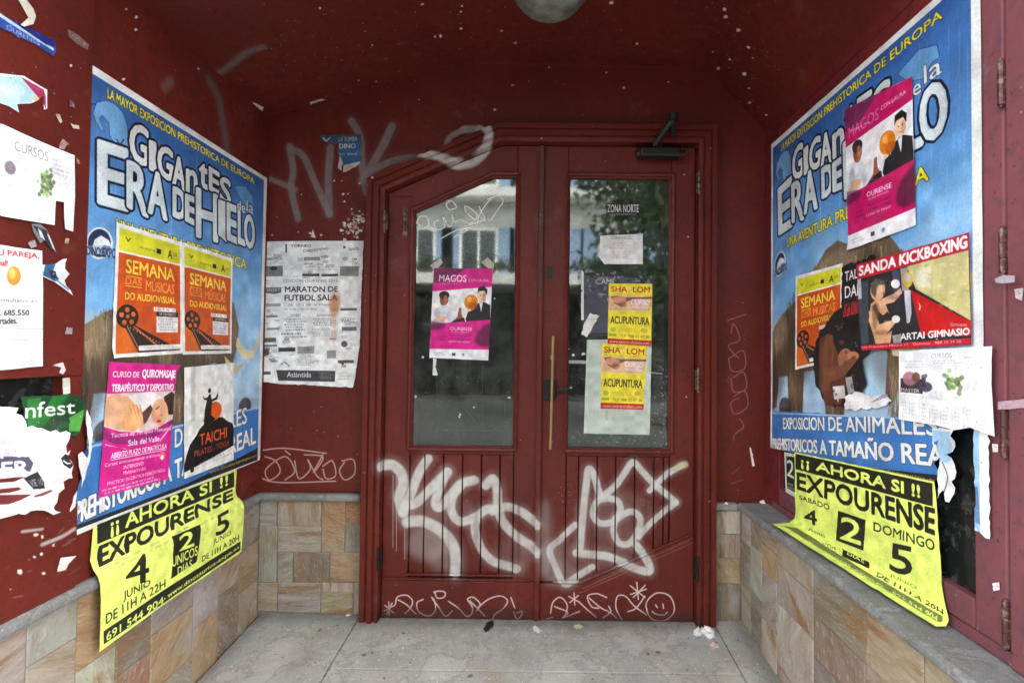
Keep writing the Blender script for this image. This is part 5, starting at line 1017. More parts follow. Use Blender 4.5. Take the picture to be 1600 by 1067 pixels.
# posters on the door glass
pg = BackPlane(YG)
qa = [(678, 419), (770, 420), (763, 563), (671, 559)]
sheet("magicians_poster", "magenta MAGOS poster on the left door glass", pg, qa, 1300, (232, 230, 234), magos(qa), .002, seed=31, amp=.0015, curls=[(770, 420, .04, .006), (763, 563, .03, .004)])
def shalom(q):
    def d(c):
        with Local(c, q) as c:
            Y = (232, 214, 52); RD = (178, 40, 24)
            c.text("SHA", U(.06, .86, .42, .95), RD, 2.4); c.text("LOM", U(.56, .86, .94, .95), RD, 2.4); c.ell(.49, .905, .025, .04, (220, 170, 100)); c.ell(.49, .915, .012, .02, (240, 226, 170)); c.greek(U(.06, .815, .94, .835), 1, (150, 120, 60), .6)
            c.poly([(0, .80), (1, .80), (1, .78), (.95, .56), (0, .56)], (222, 176, 140)); c.poly([(.05, .78), (.2, .80), (.4, .77), (1, .79), (1, .76), (.55, .75), (.4, .70), (.3, .62), (.15, .66)], (96, 54, 40), .8); c.ell(.25, .73, .16, .06, (206, 144, 112)); c.ell(.32, .66, .10, .05, (150, 90, 66), .6, soft=3)
            c.text("CURSO", U(.52, .66, .94, .74), (236, 226, 236), 2.4); c.text("PRÁCTICO", U(.55, .60, .92, .65), (236, 226, 236), 1.2)
            c.text("ACUPUNTURA", U(.06, .34, .94, .46), (44, 46, 22), 2.2); c.ell(.12, .24, .07, .04, (160, 176, 50), .8); c.greek(U(.3, .21, .7, .27), 2, (150, 130, 50), .5); c.ell(.84, .25, .08, .035, (200, 160, 70), .8)
            c.text("TLF  988 22 47 30", U(.28, .125, .95, .165), (70, 60, 24), .8); c.poly(U(.03, .13, .2, .17), (150, 170, 50)); c.poly(U(0, 0, 1, .09), (190, 34, 26)); c.text("www.centro-shalom.com", U(.05, .02, .95, .07), (240, 210, 200), .8)
    return d
def ghost(c): c.poly([(912, 430), (1000, 435), (1005, 520), (912, 520)], (70, 72, 84)); c.text("CAMP", [(931, 436), (962, 436), (962, 444), (931, 444)], (200, 200, 206), .8); c.poly(rect(908, 422, 912, 500), (214, 214, 210)); [c.ell(random.uniform(914, 1020), random.uniform(425, 470), random.uniform(1, 6), random.uniform(1, 4), random.choice([(120, 120, 130), (40, 42, 46), (170, 170, 172)]), .6) for _ in range(60)]
sheet("torn_glass_poster", "torn dark remnants of an old poster behind the upper yellow course poster", pg, [(908, 422), (914, 427), (960, 424), (990, 430), (1020, 432), (1026, 445), (1020, 470), (1022, 520), (955, 525), (915, 524), (908, 500)], 1200, (34, 40, 38), ghost, .0012, cat="paper scrap", torn=.004, seed=32)
def blank(c): c.poly([(905, 470), (1015, 470), (1015, 480), (920, 640)], (150, 160, 150), .2, soft=10); c.poly(rect(946, 640, 950, 656), (150, 156, 150), .5, soft=3)
sheet("blank_sheet", "tall blank whitish sheet on the right door glass", pg, [(917, 531), (955, 530), (1018, 535), (1015, 679), (912, 677)], 900, (190, 200, 190), blank, .002, cat="paper sheet", seed=33)
qs = [(940, 536), (1011, 541), (1005, 640), (938, 638)]
def shal2(q):
    f = shalom(q)
    def d(c): f(c)
    return d
sheet("acupuncture_poster", "yellow ACUPUNTURA course poster, lower one of the two on the door glass", pg, qs, 1300, (232, 214, 52), shalom(qs), .0035, seed=34, group="yellow acupuncture posters")
qs2 = [(951, 443), (1019, 444), (1017, 541), (949, 537)]
sheet("acupuncture_poster", "yellow ACUPUNTURA course poster, upper one of the two on the door glass", pg, qs2, 1300, (232, 214, 52), shalom(qs2), .0050, seed=35, group="yellow acupuncture posters")
def note(c): c.text("CERRADO", rect(955, 370, 985, 374)[::1], (90, 100, 90), .6); c.greek([(952, 378), (985, 378), (985, 390), (952, 390)], 3, (190, 160, 120), .4); c.greek([(950, 392), (985, 392), (985, 405), (955, 405)], 3, (190, 130, 140), .4)
sheet("paper_note", "small white note on the right door glass below the dark sticker", pg, [(938, 369), (975, 367), (1004, 366), (1004, 413), (944, 413), (936, 402)], 1200, (226, 226, 226), note, .002, cat="note", seed=36)
def zona(c): c.text("ZONA NORTE", rect(949, 320, 998, 332), (206, 206, 206), 1.5); c.text("ESPACIO RECREATIVO", rect(953, 334, 994, 337), (180, 180, 180), .4)
sheet("sticker", "dark ZONA NORTE sticker high on the right door glass", pg, [(947, 318), (999, 318), (998, 336), (948, 337)], 1400, (30, 30, 34), zona, .001, cat="sticker", seed=37)
sheet("paper_scrap", "pale rolled scrap stuck left of the yellow posters on the door glass", pg, [(922, 489), (936, 494), (926, 510), (917, 527), (908, 522), (913, 505)], 900, (214, 214, 206), lambda c: None, .002, cat="paper scrap", seed=38, torn=.002, curls=[(936, 494, .03, .012)])
sheet("paper_scrap", "small white strip hanging below the MAGOS poster on the left glass", pg, [(677, 560), (682, 561), (681, 574), (684, 586), (676, 586)], 900, (220, 220, 214), lambda c: None, .001, cat="paper scrap", seed=39, grid=.01)
for nm, lb, o in (("tape_piece", "clear tape corner above the MAGOS poster, left side", [(672, 415), (688, 404), (692, 410), (680, 424)]), ("tape_piece", "clear tape corner above the MAGOS poster, right side", [(752, 410), (762, 402), (772, 412), (770, 426)])):
    sheet(nm, lb, pg, o, 900, (176, 176, 168), lambda c: None, .0015, cat="tape", seed=40)

# notices on the back wall
def futbol(c):
    z = lambda p: Z(4.104, 380, 360, p); K = (70, 70, 72); G = (120, 122, 124)
    c.text("TORNEO", z([(310, 95), (440, 90), (440, 108), (310, 110)]), K, .9); c.text("Deportivo", z([(390, 125), (550, 105), (550, 130), (390, 150)]), (50, 50, 50), .8); c.poly(z([(275, 90), (285, 90), (285, 145), (275, 145)]), K); c.text("Sports", z([(680, 110), (745, 105), (745, 135), (680, 138)]), K, .8); c.ell(*z([(652, 110)])[0], 2.2, 2, K)
    c.poly(z([(145, 232), (258, 228), (258, 295), (145, 298)]), G); c.ell(*z([(200, 245)])[0], 6, 3, (50, 50, 50)); c.poly(z([(625, 232), (745, 230), (742, 295), (622, 295)]), (130, 132, 132)); c.poly(z([(383, 280), (492, 278), (492, 295), (383, 296)]), (40, 40, 42)); c.poly(z([(505, 282), (612, 280), (612, 295), (505, 297)]), (56, 56, 58))
    c.text("TODOS NOSOTROS SALA", z([(148, 180), (260, 178), (260, 192), (148, 194)]), K, .4); c.poly(z([(395, 175), (495, 172), (495, 192), (395, 194)]), (110, 110, 110)); c.text("BICICLETAS", z([(405, 178), (488, 176), (488, 188), (405, 190)]), (220, 220, 220), .4); c.ell(*z([(655, 183)])[0], 4, 3, (180, 180, 180))
    c.greek(z([(400, 230), (600, 225), (600, 260), (400, 262)]), 2, (150, 150, 150), .6)
    c.text("EDICIÓN OURENSE 2016", z([(262, 312), (612, 310), (612, 332), (262, 334)]), G, .5); c.text("MARATON DE", z([(272, 362), (610, 360), (610, 395), (272, 397)]), (44, 44, 46), 2.4); c.text("FUTBOL SALA", z([(270, 415), (606, 413), (606, 450), (270, 452)]), (44, 44, 46), 2.4)
    c.text("26, 27 y 28 de Mayo", z([(290, 470), (560, 468), (560, 488), (290, 490)]), G, .4); c.greek(z([(260, 498), (540, 496), (540, 512), (260, 514)]), 1, G, .6)
    c.poly(z([(147, 368), (248, 366), (248, 400), (200, 410), (147, 402)]), (96, 98, 104)); c.text("SPORT", z([(155, 375), (240, 373), (240, 392), (155, 394)]), (200, 200, 200), .6)
    c.text("FASES", z([(312, 540), (362, 538), (362, 550), (312, 552)]), K, .5); c.text("ELIMINATORIAS", z([(478, 540), (580, 538), (580, 550), (478, 552)]), K, .5); c.greek(z([(265, 562), (410, 560), (410, 645), (265, 648)]), 5, G, .8); c.greek(z([(448, 562), (600, 560), (600, 612), (448, 614)]), 4, K, .7); c.greek(z([(440, 630), (610, 628), (610, 680), (440, 682)]), 4, (150, 150, 152), .7); c.greek(z([(245, 655), (415, 652), (415, 692), (245, 694)]), 2, K, .7)
    for x0, y0, x1, y1, q in ((150, 470, 245, 490, 150), (152, 545, 225, 560, 130), (155, 625, 235, 640, 140), (130, 690, 215, 718, 90), (625, 500, 732, 515, 90), (635, 620, 730, 645, 110), (230, 752, 338, 778, 60), (120, 735, 220, 745, 90), (610, 832, 712, 852, 80), (120, 905, 180, 925, 80)): c.poly(z([(x0, y0), (x1, y0-2), (x1, y1-2), (x0, y1)]), (q, q, q+2))
    c.text("FARO", z([(636, 570), (712, 568), (712, 590), (636, 592)]), K, .8); c.poly(z([(105, 755), (175, 752), (170, 795), (138, 810), (105, 795)]), (80, 80, 84)); c.poly(z([(352, 745), (460, 742), (460, 790), (352, 792)]), (150, 150, 150)); c.greek(z([(352, 795), (465, 792), (462, 865), (345, 868)]), 6, (140, 140, 142), .8); c.poly(z([(540, 770), (598, 768), (598, 818), (540, 820)]), (150, 150, 150)); c.ell(*z([(652, 728)])[0], 5, 5, (90, 90, 92)); c.poly(z([(625, 850), (650, 848), (645, 866)]), (60, 60, 62))
    c.stroke(z([(245, 860), (270, 845), (300, 870)]), 1.4, (80, 80, 80)); c.stroke(z([(170, 825), (200, 840)]), 1.2, G)
    c.poly(z([(215, 895), (595, 900), (590, 970), (230, 962)]), (62, 62, 66)); c.text("Atlántida", z([(285, 908), (440, 908), (440, 940), (285, 940)]), (214, 214, 214), 1); c.greek(z([(490, 908), (585, 908), (585, 955), (490, 955)]), 4, (150, 150, 150), .8); c.greek(z([(610, 905), (690, 902), (690, 960), (610, 962)]), 3, G, .5)
    rq = random.Random(77)
    for k in range(64):
        x_ = rq.choice([rq.uniform(135, 215), rq.uniform(250, 560), rq.uniform(615, 700)]); y_ = rq.choice([rq.uniform(150, 300), rq.uniform(500, 880)]); w_ = rq.uniform(28, 70); h_ = rq.uniform(8, 26)
        if 350 < y_ < 460: continue
        g0 = rq.randint(60, 150); c.greek(z([(x_, y_), (x_+w_, y_-1), (x_+w_, y_+h_-1), (x_, y_+h_)]), rq.randint(1, 4), (g0, g0, g0), .85, .75, .22, seed=k)
    for x, y, rx, ry, a in ((590, 470, 9, 13, .45), (585, 500, 7, 14, .4), (600, 420, 7, 9, .25), (580, 580, 5, 12, .25), (590, 680, 4, 14, .2)): c.ell(*z([(x, y)])[0], rx, ry, (176, 92, 48), a, 0, soft=10)
sheet("football_notice", "white MARATON DE FUTBOL SALA notice with a rusty stain on the back wall", PB, [(413, 378), (490, 377), (569, 377), (566, 440), (563, 540), (553, 605), (520, 604), (480, 601), (440, 600), (397, 594), (394, 588), (405, 545), (409, 450)], 1150, (230, 231, 231), futbol, .004, cat="notice", seed=41, amp=.003, torn=.001, which=(2, 3, 4, 5, 6, 7, 8), curls=[(395, 592, .09, .02), (553, 605, .05, .01)], grid=.025)
def bluerem(c):
    z = lambda p: Z(5.082, 490, 190, p)
    c.poly(z([(60, 110), (380, 105), (375, 340), (250, 400), (180, 360), (200, 240), (200, 170), (70, 165)]), (46, 92, 136)); c.poly(z([(60, 108), (380, 102), (380, 165), (60, 168)]), (50, 74, 100)); c.text("LA TUMBA", z([(200, 130), (350, 122), (350, 160), (200, 162)]), (190, 196, 198), .8); c.text("DINO", z([(205, 180), (335, 178), (335, 215), (205, 217)]), (210, 214, 214), 1.2); c.text("en vivo", z([(205, 255), (345, 248), (345, 268), (205, 272)]), (190, 196, 198), .6); c.text("V", z([(70, 130), (140, 128), (130, 165), (75, 165)]), (190, 196, 198), .8)
    c.poly(z([(185, 300), (215, 280), (240, 350), (370, 320), (370, 345), (250, 405), (205, 400)]), (190, 180, 170)); c.poly(z([(225, 350), (240, 340), (235, 400), (222, 395)]), (40, 30, 34))
sheet("torn_blue_poster", "small torn blue poster remnant high on the back wall above the notice", PB, Z(5.082, 490, 190, [(55, 112), (200, 106), (385, 102), (380, 200), (378, 325), (330, 365), (240, 408), (190, 370), (205, 300), (195, 240), (205, 180), (120, 172), (60, 150)]), 1100, (60, 80, 100), bluerem, .002, cat="paper scrap", torn=.0025, seed=42)

# papers on the near part of the left wall (panel stands 14 mm proud)
PN = SidePlane(XL+.014); PLO = SidePlane(XL+.012)
def bluest(c): c.poly([(-40, 10), (90, 70), (90, 90), (-40, 60)], (40, 70, 150)); c.poly([(-40, -5), (82, 76), (82, 80), (-40, 3)], (190, 206, 226)); c.poly([(0, 22), (90, 60), (90, 76), (70, 70)], (26, 36, 120)); c.text("OURENSE", [(8, 38), (60, 66), (60, 72), (8, 46)], (170, 186, 214), .8)
sheet("sticker_strip", "blue and white sticker strip at the top left corner of the left wall", PN, [(-30, 2), (0, 22), (84, 64), (86, 80), (82, 88), (60, 74), (0, 44), (-30, 28)], 700, (40, 70, 150), bluest, .002, cat="sticker", torn=.001, seed=51)
sheet("tape_curl", "cream strip of paper bent like a hook above the blue sticker strip", PN, [(24, -4), (36, -4), (50, 14), (54, 26), (50, 38), (30, 42), (26, 39), (42, 28), (34, 14)], 700, (206, 200, 186), lambda c: None, .003, cat="paper scrap", seed=52, curls=[(30, 40, .03, .01)])
def fish(c): c.poly([(-40, 122), (0, 119), (30, 120), (45, 135), (56, 150), (48, 160), (25, 163), (28, 176), (15, 166), (-40, 150)], (176, 214, 222)); c.poly([(30, 120), (66, 140), (70, 152), (70, 172), (66, 160), (56, 150), (44, 136)], (168, 44, 90)); c.poly([(54, 148), (62, 156), (60, 162), (50, 158)], (224, 196, 140)); c.poly([(-10, 130), (30, 134), (44, 148), (10, 150)], (206, 232, 236), .7, soft=6)
sheet("fish_sticker", "pale blue fish sticker with a pink corner on the left wall", PN, [(-30, 117), (0, 115), (36, 119), (72, 141), (72, 170), (67, 172), (66, 150), (56, 158), (46, 162), (25, 163), (28, 176), (12, 166), (-30, 152)], 800, (226, 230, 230), fish, .002, cat="sticker", seed=53, grid=.02)
sheet("tape_piece", "translucent strip of old tape beside the top of the left mammoth poster", PN, [(105, 46), (120, 54), (138, 70), (136, 79), (118, 68), (106, 58)], 700, (120, 88, 88), lambda c: None, .001, cat="tape", seed=54, grid=.02)
for i, (lb, o, cc) in enumerate((("curled cream scrap below the fish sticker, its left one", [(81, 178), (91, 179), (95, 190), (92, 193), (86, 184)], (214, 196, 176)), ("curled cream scrap below the fish sticker, its right one", [(104, 192), (112, 195), (121, 196), (122, 202), (112, 201)], (214, 196, 170)), ("faded tape square right of the fish sticker", [(103, 155), (112, 160), (116, 170), (106, 166)], (130, 84, 84)), ("folded pink grey scrap above the upper white flyer", [(86, 232), (96, 217), (104, 224), (98, 234)], (170, 130, 130)),
        ("small brownish scrap right of the upper white flyer", [(114, 246), (122, 250), (123, 257), (117, 255)], (150, 110, 96)), ("small yellowish scrap under the upper white flyer", [(97, 372), (106, 373), (105, 381), (98, 380)], (196, 170, 140)), ("small lilac scrap low on the left wall panel", [(98, 511), (111, 512), (110, 522), (99, 522)], (176, 160, 170)), ("white curled scrap at the bottom edge of the left wall panel", [(76, 571), (96, 566), (101, 578), (96, 585), (90, 582), (94, 574)], (226, 200, 200)),
        ("crumpled grey scrap between the two white flyers", [(37, 380), (52, 375), (55, 385), (46, 388)], (176, 168, 168)))):
    sheet("paper_scrap", lb, PN, o, 700, cc, lambda c: None, .003, cat="paper scrap", seed=60+i, grid=.012, curls=[(*o[0], .02, .006)])
sheet("paper_scrap", "small white folded card stuck low on the left wall beside the yellow poster", PLO, [(92, 871), (108, 868), (100, 890), (86, 893)], 700, (222, 204, 200), lambda c: None, .004, cat="paper scrap", seed=70, curls=[(108, 868, .03, .015)], grid=.015)
ql = [(-60, 180), (112, 243), (110, 362), (-60, 325)]
def fly_l(c):
    with Local(c, ql) as c:
        G = (150, 152, 158); c.text("CURSOS", U(.40, .80, .72, .92), (130, 136, 146), .6); c.greek(U(.38, .72, .72, .78), 2, G, .5); c.greek(U(.76, .66, .97, .88), 4, (180, 150, 180), .6)
        c.ell(.36, .58, .05, .08, (110, 100, 112), .9, soft=2); c.greek(U(.2, .66, .5, .7), 1, G, .5); c.poly(U(.48, .42, .56, .64), (206, 206, 220))
        for k in range(44): c.ell(.71+random.gauss(0, .04), .52+random.gauss(0, .07), .018, .028, random.choice([(96, 138, 60), (150, 180, 110), (50, 70, 40), (100, 100, 80)]), .7, soft=1)
        for k in range(1, 9): c.poly(U(.02+.118*k, .01, .023+.118*k, .34), (160, 160, 160), .6)
        c.greek(U(.3, .36, .6, .42), 2, G, .4)
sheet("tear_off_flyer", "white course flyer with a green plant photo, upper one on the left wall", PN, [(-40, 185), (0, 195), (60, 222), (112, 243), (113, 290), (110, 362), (97, 358), (95, 316), (83, 314), (81, 352), (0, 338), (-40, 328)], 850, (232, 234, 236), fly_l, .006, cat="flyer", seed=71, amp=.003)
def fly2(c):
    z = lambda p: Z(2.425, 0, 180, p); c.text("TU PAREJA,", z([(-40, 505), (138, 525), (138, 548), (-40, 535)]), (190, 50, 60), 1.0); c.text("o mal!", z([(-40, 545), (18, 550), (18, 572), (-40, 570)]), (190, 50, 60), 1.0); c.ell(*z([(42, 608)])[0], 11, 15, (222, 150, 60)); c.ell(*z([(36, 600)])[0], 5, 9, (244, 200, 120), .8, soft=3)
    c.text("consultanos en", z([(-20, 690), (130, 698), (130, 712), (-20, 706)]), (90, 90, 94), .5); c.text("Tel. 685.550", z([(-50, 738), (100, 738), (100, 758), (-50, 760)]), (60, 60, 66), 1.3); c.text("Ofertades.", z([(-50, 768), (55, 766), (55, 790), (-50, 792)]), (60, 60, 66), 1)
    c.poly(z([(-60, 805), (155, 808), (155, 811), (-60, 808)]), (180, 180, 184)); c.poly(z([(-60, 848), (155, 850), (155, 853), (-60, 851)]), (180, 180, 184))
    for k in range(5): c.greek(z([(10+30*k, 870), (28+30*k, 870), (28+30*k, 950), (10+30*k, 950)]), 6, (170, 170, 176), .5, .8, .3, seed=k)
sheet("orange_fruit_flyer", "white flyer with an orange fruit picture, lower one on the left wall", PN, [(-40, 380), (0, 383), (62, 392), (63, 480), (63, 572), (0, 578), (-40, 580)], 850, (236, 236, 236), fly2, .006, cat="flyer", seed=72)
def bwst(c): c.poly([(48, 352), (70, 360), (84, 394), (78, 390), (62, 372)], (40, 40, 50)); c.poly([(56, 356), (62, 362), (68, 376), (60, 370)], (214, 214, 214)); c.poly([(70, 364), (74, 368), (84, 392), (80, 388)], (220, 220, 220))
sheet("paper_scrap", "torn black and white striped scrap hanging under the upper white flyer", PN, [(46, 350), (60, 350), (72, 361), (86, 395), (79, 391), (66, 376), (60, 380), (50, 364)], 900, (120, 120, 126), bwst, .004, cat="paper scrap", torn=.001, seed=73)
def bstar(c): c.poly([(68, 412), (90, 410), (96, 432), (84, 440), (64, 430)], (50, 90, 130)); c.poly([(84, 412), (100, 406), (98, 420), (104, 428), (90, 436), (80, 425)], (206, 212, 220)); c.poly([(72, 420), (84, 424), (88, 440), (78, 436)], (30, 40, 70)); c.stroke([(84, 436), (104, 452)], 2, (70, 110, 150))
sheet("paper_scrap", "ragged blue and white torn sticker right of the orange fruit flyer", PN, [(62, 414), (82, 412), (102, 404), (99, 420), (106, 428), (98, 438), (112, 462), (96, 450), (82, 440), (64, 432)], 900, (214, 218, 222), bstar, .004, cat="paper scrap", torn=.0015, seed=74)

def nfest(c):
    z = lambda p: Z(3.81, 0, 600, p); c.poly(z([(110, 70), (490, 60), (480, 310), (110, 250)]), (20, 70, 34))
    for p, cc in (([(150, 90), (230, 80), (220, 250), (150, 250)], (44, 130, 54)), ([(300, 70), (400, 65), (250, 250), (200, 250)], (30, 110, 44)), ([(400, 200), (490, 150), (470, 280), (400, 280)], (90, 170, 70)), ([(230, 80), (300, 75), (260, 120), (230, 180)], (14, 50, 26)), ([(410, 70), (490, 65), (480, 140), (430, 180), (380, 160)], (16, 56, 30))): c.poly(z(p), cc, .8)
    c.text("nfest", z([(138, 110), (435, 95), (435, 175), (138, 205)]), (226, 232, 224), 1.0); c.text("2016", z([(285, 210), (405, 190), (405, 235), (285, 260)]), (40, 50, 44), 1.2); c.greek(z([(280, 235), (420, 215), (420, 250), (290, 270)]), 3, (110, 120, 116), .6)
PLR = SidePlane(XL+.012)
sheet("torn_green_poster", "torn green poster piece lettered nfest on the left wall", PLR, Z(3.81, 0, 600, [(110, 75), (250, 66), (420, 62), (460, 66), (498, 110), (490, 180), (470, 260), (440, 310), (400, 285), (280, 285), (150, 255), (128, 150)]), 900, (24, 80, 40), nfest, .0045, cat="paper scrap", torn=.0025, seed=75)
def rawh(c):
    z = lambda p: Z(3.81, 0, 600, p); c.poly(z([(-80, 300), (60, 330), (40, 460), (-80, 470)]), (196, 170, 206), .8, soft=8); c.poly(z([(-80, 430), (150, 430), (180, 470), (160, 520), (40, 500), (-80, 500)]), (60, 56, 80), .85)
    c.text("a", z([(70, 360), (150, 350), (150, 430), (70, 432)]), (236, 234, 240), 2); c.text("r", z([(-20, 370), (30, 360), (30, 440), (-20, 440)]), (236, 234, 240), 1.6); c.text("SER", z([(-90, 470), (150, 455), (150, 535), (-90, 545)]), (232, 230, 232), 2)
    c.poly(z([(120, 560), (205, 520), (240, 580), (245, 620), (180, 625)]), (44, 42, 50)); c.text("VIE 10", z([(150, 570), (230, 560), (238, 600), (170, 612)]), (190, 190, 194), .6)
    c.poly(z([(-80, 570), (60, 555), (130, 552), (60, 580), (-80, 590)]), (96, 22, 20)); c.poly(z([(-80, 630), (90, 612), (110, 625), (40, 645), (-80, 655)]), (110, 40, 44)); c.poly(z([(-80, 660), (170, 655), (100, 690), (30, 715), (-80, 718)]), (96, 22, 20), .9); c.poly(z([(180, 665), (280, 628), (295, 636), (240, 662), (185, 672)]), (96, 30, 28), .8)
    c.poly(z([(345, 440), (370, 415), (395, 425), (415, 380), (420, 420), (395, 450), (420, 480), (400, 505), (360, 480)]), (40, 38, 44)); c.stroke(z([(360, 455), (380, 470), (400, 470)]), 2, (226, 226, 226)); c.poly(z([(375, 380), (400, 350), (395, 400), (380, 410)]), (110, 26, 24))
sheet("torn_white_poster", "large torn white poster remnant lettered SER at the left edge", PLR, Z(3.81, 0, 600, [(-80, 130), (60, 138), (90, 140), (75, 175), (110, 185), (140, 255), (280, 283), (400, 290), (395, 330), (372, 370), (400, 395), (385, 440), (420, 480), (408, 530), (415, 560), (360, 580), (366, 620), (330, 650), (322, 700), (300, 735), (345, 760), (300, 778), (240, 750), (160, 755), (90, 770), (0, 795), (-80, 800)]), 700, (228, 226, 226), rawh, .0065, cat="paper scrap", torn=.0035, seed=76, amp=.003)
sheet("torn_paper_edge", "thin white ragged paper edge between the torn white remnant and the mammoth poster", PLR, Z(3.81, 0, 600, [(500, 150), (520, 200), (535, 300), (520, 440), (490, 540), (468, 625), (470, 560), (450, 490), (445, 420), (470, 400), (500, 440), (512, 360), (500, 260)]), 800, (222, 216, 216), lambda c: None, .008, cat="paper scrap", torn=.002, seed=77, grid=.02)
sheet("cream_strip", "narrow cream strip at the foot of the left wall panel beside the mammoth poster", PLR, [(96, 591), (107, 590), (108, 614), (97, 617)], 500, (206, 204, 190), lambda c: None, .002, cat="paper scrap", seed=78, grid=.02)

# tapes and dots on the right frame
PRJ = SidePlane(XR-.012)
def tp(lb, o, cc, nm="tape_piece", cat="tape", sd=90, off=.003): sheet(nm, lb, PRJ, o, 600, cc, lambda c: None, off, cat=cat, seed=sd, grid=.015)
tp("greyish tape wrapped over the second hinge from the top", [(1570, 436), (1584, 430), (1602, 431), (1602, 441), (1586, 443), (1572, 442)], (176, 168, 176), sd=91, off=.022)
tp("pale tape across the right frame above the third hinge", [(1562, 628), (1604, 623), (1604, 637), (1562, 640)], (176, 146, 158), sd=92)
tp("white paper dot on the frame just above the third hinge", [(1553, 693), (1562, 694), (1562, 706), (1554, 706)], (232, 214, 216), "paper_dot", "paper scrap", 93)
tp("white paper dot on the frame above the lowest hinge", [(1553, 911), (1564, 909), (1565, 921), (1555, 923)], (232, 214, 216), "paper_dot", "paper scrap", 94)
tp("translucent white scrap below the tape on the second hinge", [(1588, 452), (1602, 450), (1600, 470), (1590, 466)], (190, 180, 186), "paper_scrap", "paper scrap", 95)

# litter on the floor
def fhit(p): d = rays([p])[0]; 
def floor_pt(px, py):
    d = rays([(px, py)])[0]; t = (FZ(0)-CAM[2])/(d[2]-.075*d[1]); q = CAM+d*t; return q
M_TISS, _, _ = mat("white_tissue", (.75, .72, .72), .8); M_PINK, _, _ = mat("pinkish_tissue", (.62, .42, .42), .8); M_BLK, _, _ = mat("black_plastic_film", (.02, .02, .022), .35); M_YEL, _, _ = mat("yellowish_paper", (.5, .48, .3), .8)
def crumple(name, label, px, py, w_, h_, d_, m, seed, n=3):
    q = floor_pt(px, py); bm = bmesh.new(); bmesh.ops.create_icosphere(bm, subdivisions=n, radius=1)
    for v in bm.verts:
        s = 1+.75*noise.noise(v.co*2.3+Vector((seed, 0, 0)))+.35*noise.noise(v.co*6+Vector((seed, 3, 0))); v.co *= s; v.co = Vector((v.co.x*w_, v.co.y*d_, max(v.co.z, -.45)*h_+.45*h_))
    me = bpy.data.meshes.new(name); bm.to_mesh(me); bm.free(); o = mesh_obj(name, me, m); o.location = (q[0], q[1], FZ(q[1])+.001); o.rotation_euler = (0, 0, seed); tag(o, label, "litter"); return o
crumple("crumpled_tissue", "crumpled white tissue at the foot of the right jamb, its left piece", 1092, 990, .030, .012, .018, M_TISS, 1)
crumple("crumpled_tissue", "largest crumpled white tissue at the foot of the right jamb", 1107, 992, .026, .020, .02, M_TISS, 2.2)
crumple("crumpled_tissue", "small pinkish tissue in front of the white ones by the right jamb", 1116, 1010, .015, .010, .014, M_PINK, 3.1)
crumple("plastic_scrap", "black crumpled plastic scrap in front of the left door leaf", 764, 979, .034, .010, .016, M_BLK, 4.4)
crumple("paper_scrap", "flat white scrap lying below the joint of the two doors", 838, 984, .024, .005, .012, M_TISS, 5.2)
crumple("paper_scrap", "small yellowish scrap lying before the right door leaf", 903, 980, .018, .007, .012, M_YEL, 6.3)
crumple("chewing_gum", "white round gum spot near the plinth left of the doors", 544, 961, .009, .004, .009, M_TISS, 7, 2)
for i, (x, y, s) in enumerate(((1183, 779, .012), (1190, 783, .008), (1135, 786, .007))):
    d = rays([(x, y)])[0]; q = CAM+d*((.571-CAM[2])/d[2]); bm = bmesh.new(); bmesh.ops.create_icosphere(bm, subdivisions=2, radius=s)
    for v in bm.verts: v.co *= 1+.6*noise.noise(v.co*160+Vector((i, 0, 0))); v.co.z = max(v.co.z, -.002)
    me = bpy.data.meshes.new("crumb"); bm.to_mesh(me); bm.free(); o = mesh_obj("paper_crumb", me, M_TISS); o.location = (min(q[0], 1.03), min(q[1], 2.265), .570)
    tag(o, ["white paper crumb in the back corner of the right ledge, larger one", "smaller white paper crumb in the back corner of the right ledge", "pale crumb on the narrow ledge right of the door frame"][i], "litter")
specks = MB(); rn = random.Random(8)
for _ in range(150):
    x, y = rn.uniform(-1.2, .9), rn.uniform(1.5, 2.2); s = rn.uniform(.0012, .0042); a = rn.uniform(0, 6)
    specks.face([(x+s*math.cos(a+k*1.256)*rn.uniform(.6, 1.2), y+s*math.sin(a+k*1.256)*rn.uniform(.6, 1.2), FZ(y)+.0035) for k in range(5)])
so = specks.build("floor_grit", M_TISS); tag(so, kind='stuff')

# ------------------------------------------------------------------ the other side of the street (seen in the door glass)
M_WALLO, t_, b_ = mat("pale_render", (.50, .49, .47), .85)
M_SHUT, _, _ = mat("blue_shutter_paint", (.16, .23, .35), .5); M_WFR, _, _ = mat("white_window_paint", (.75, .75, .73), .5); M_SHOP, _, _ = mat("dark_shopfront", (.02, .022, .02), .5)
M_WG, _, _ = mat("far_window_glass", (.03, .035, .04), .1)
ob = thing("apartment_building", "pale apartment building with blue shutters across the street, reflected in the glass", "building", (0, -12, -.2))
MB().box(-11, 11, -14, -12, -.2, 9.4).build("wall", M_WALLO, ob)
MB().box(-11, 11, -12, -11.9, -.2, 3.2).build("shopfront", M_SHOP, ob)
for z, y_ in ((3.2, -9.6), (6.3, -11.3), (9.0, -11.3)): MB().box(-11, 11, -12, y_, z, z+.30).build("balcony_slab", M_WALLO, ob)  # lowest slab deepened into a made-up canopy shading the shopfront in the reflection
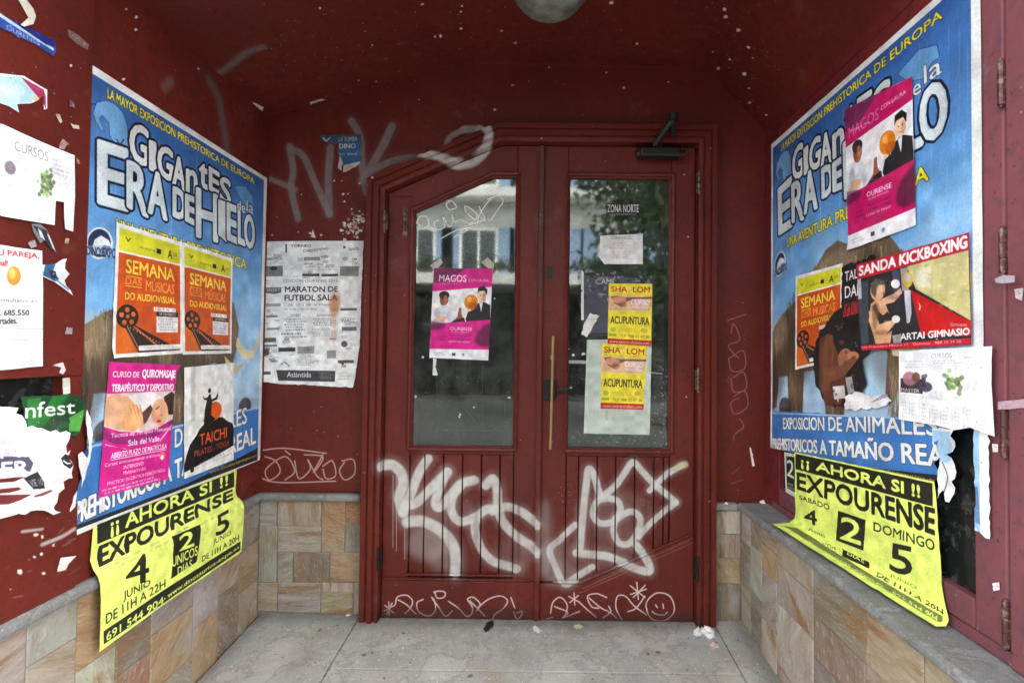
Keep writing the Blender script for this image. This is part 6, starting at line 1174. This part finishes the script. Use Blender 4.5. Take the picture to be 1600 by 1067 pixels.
for fz in (3.7, 6.8):
    for x in (-9.5, -7.2, -4.2, -2.1, .2, 2.6, 5.2, 7.8):
        f_ = MB().box(x-.65, x-.57, -12, -11.93, fz, fz+1.7).box(x+.57, x+.65, -12, -11.93, fz, fz+1.7).box(x-.57, x+.57, -12, -11.93, fz+1.62, fz+1.7).box(x-.57, x+.57, -12, -11.93, fz, fz+.08).box(x-.03, x+.03, -12, -11.93, fz+.08, fz+1.62).build("window", M_WFR, ob)
        MB().box(x-.57, x+.57, -12, -11.96, fz+.08, fz+1.62).build("pane", M_WG, f_)
        MB().box(x+.68, x+1.25, -12, -11.90, fz, fz+1.7).build("shutter", M_SHUT, ob); MB().box(x-1.25, x-.68, -12, -11.90, fz, fz+1.7).build("shutter", M_SHUT, ob)
for x_ in np.arange(-10, 10.1, 1.9):
    MB().box(x_, x_+.25, -9.9, -9.65, -.2, 3.19).build("added_arcade_pillar", M_SHOP, ob)  # arcade pillars added under the shading slab
M_PLT, t_, b_ = mat("balcony_plants", (.10, .10, .045), .8)
rn = random.Random(14)
for x_ in (-6.3, -3.4, -1.2, 1.6, 4.4, 7.0):
    mb = MB()
    for _ in range(260):
        p = Vector((x_+rn.gauss(0, .42), -9.75+rn.gauss(0, .10), 3.62+abs(rn.gauss(0, .16)))); a = Vector((rn.gauss(0, 1), rn.gauss(0, 1), rn.gauss(0, 1))).normalized()*.07; b = a.orthogonal().normalized()*.035; mb.face([p-a, p+b, p+a, p-b])
    mb.build("balcony_plant", M_PLT, ob)
tt = thing("street_tree", "leafy green street tree reflected in the right door glass", "tree", (2.7, -5.2, -.2))
M_BARK, _, _ = mat("bark", (.07, .055, .04), .9); M_LEAF, t_, b_ = mat("green_foliage", (.06, .11, .035), .7)
t_.links.new(mixc(t_, noisen(t_, 3, 3), (.03, .06, .02), (.10, .16, .05)), b_.inputs['Base Color'])
mb = MB().tube((2.7, -5.2, -.2), (2.75, -5.2, 3.2), .16, .11).tube((2.75, -5.2, 3), (3.3, -5.4, 5.2), .09, .03).tube((2.75, -5.2, 3), (2.2, -5.0, 5.0), .09, .03); mb.build("trunk", M_BARK, tt)
mb = MB(); rn = random.Random(2)
cen = [(2.7+rn.gauss(0, .75), -5.2+rn.gauss(0, .6), rn.uniform(1.6, 7)) for _ in range(90)]
for _ in range(15000):
    c = rn.choice(cen); p = Vector((c[0]+rn.gauss(0, .28), c[1]+rn.gauss(0, .28), c[2]+rn.gauss(0, .25))); a = Vector((rn.gauss(0, 1), rn.gauss(0, 1), rn.gauss(0, 1))).normalized()*.09; b = a.orthogonal().normalized()*.045
    mb.face([p-a, p+b, p+a, p-b])
mb.build("crown", M_LEAF, tt)
bpy.data.objects.remove(_fo)
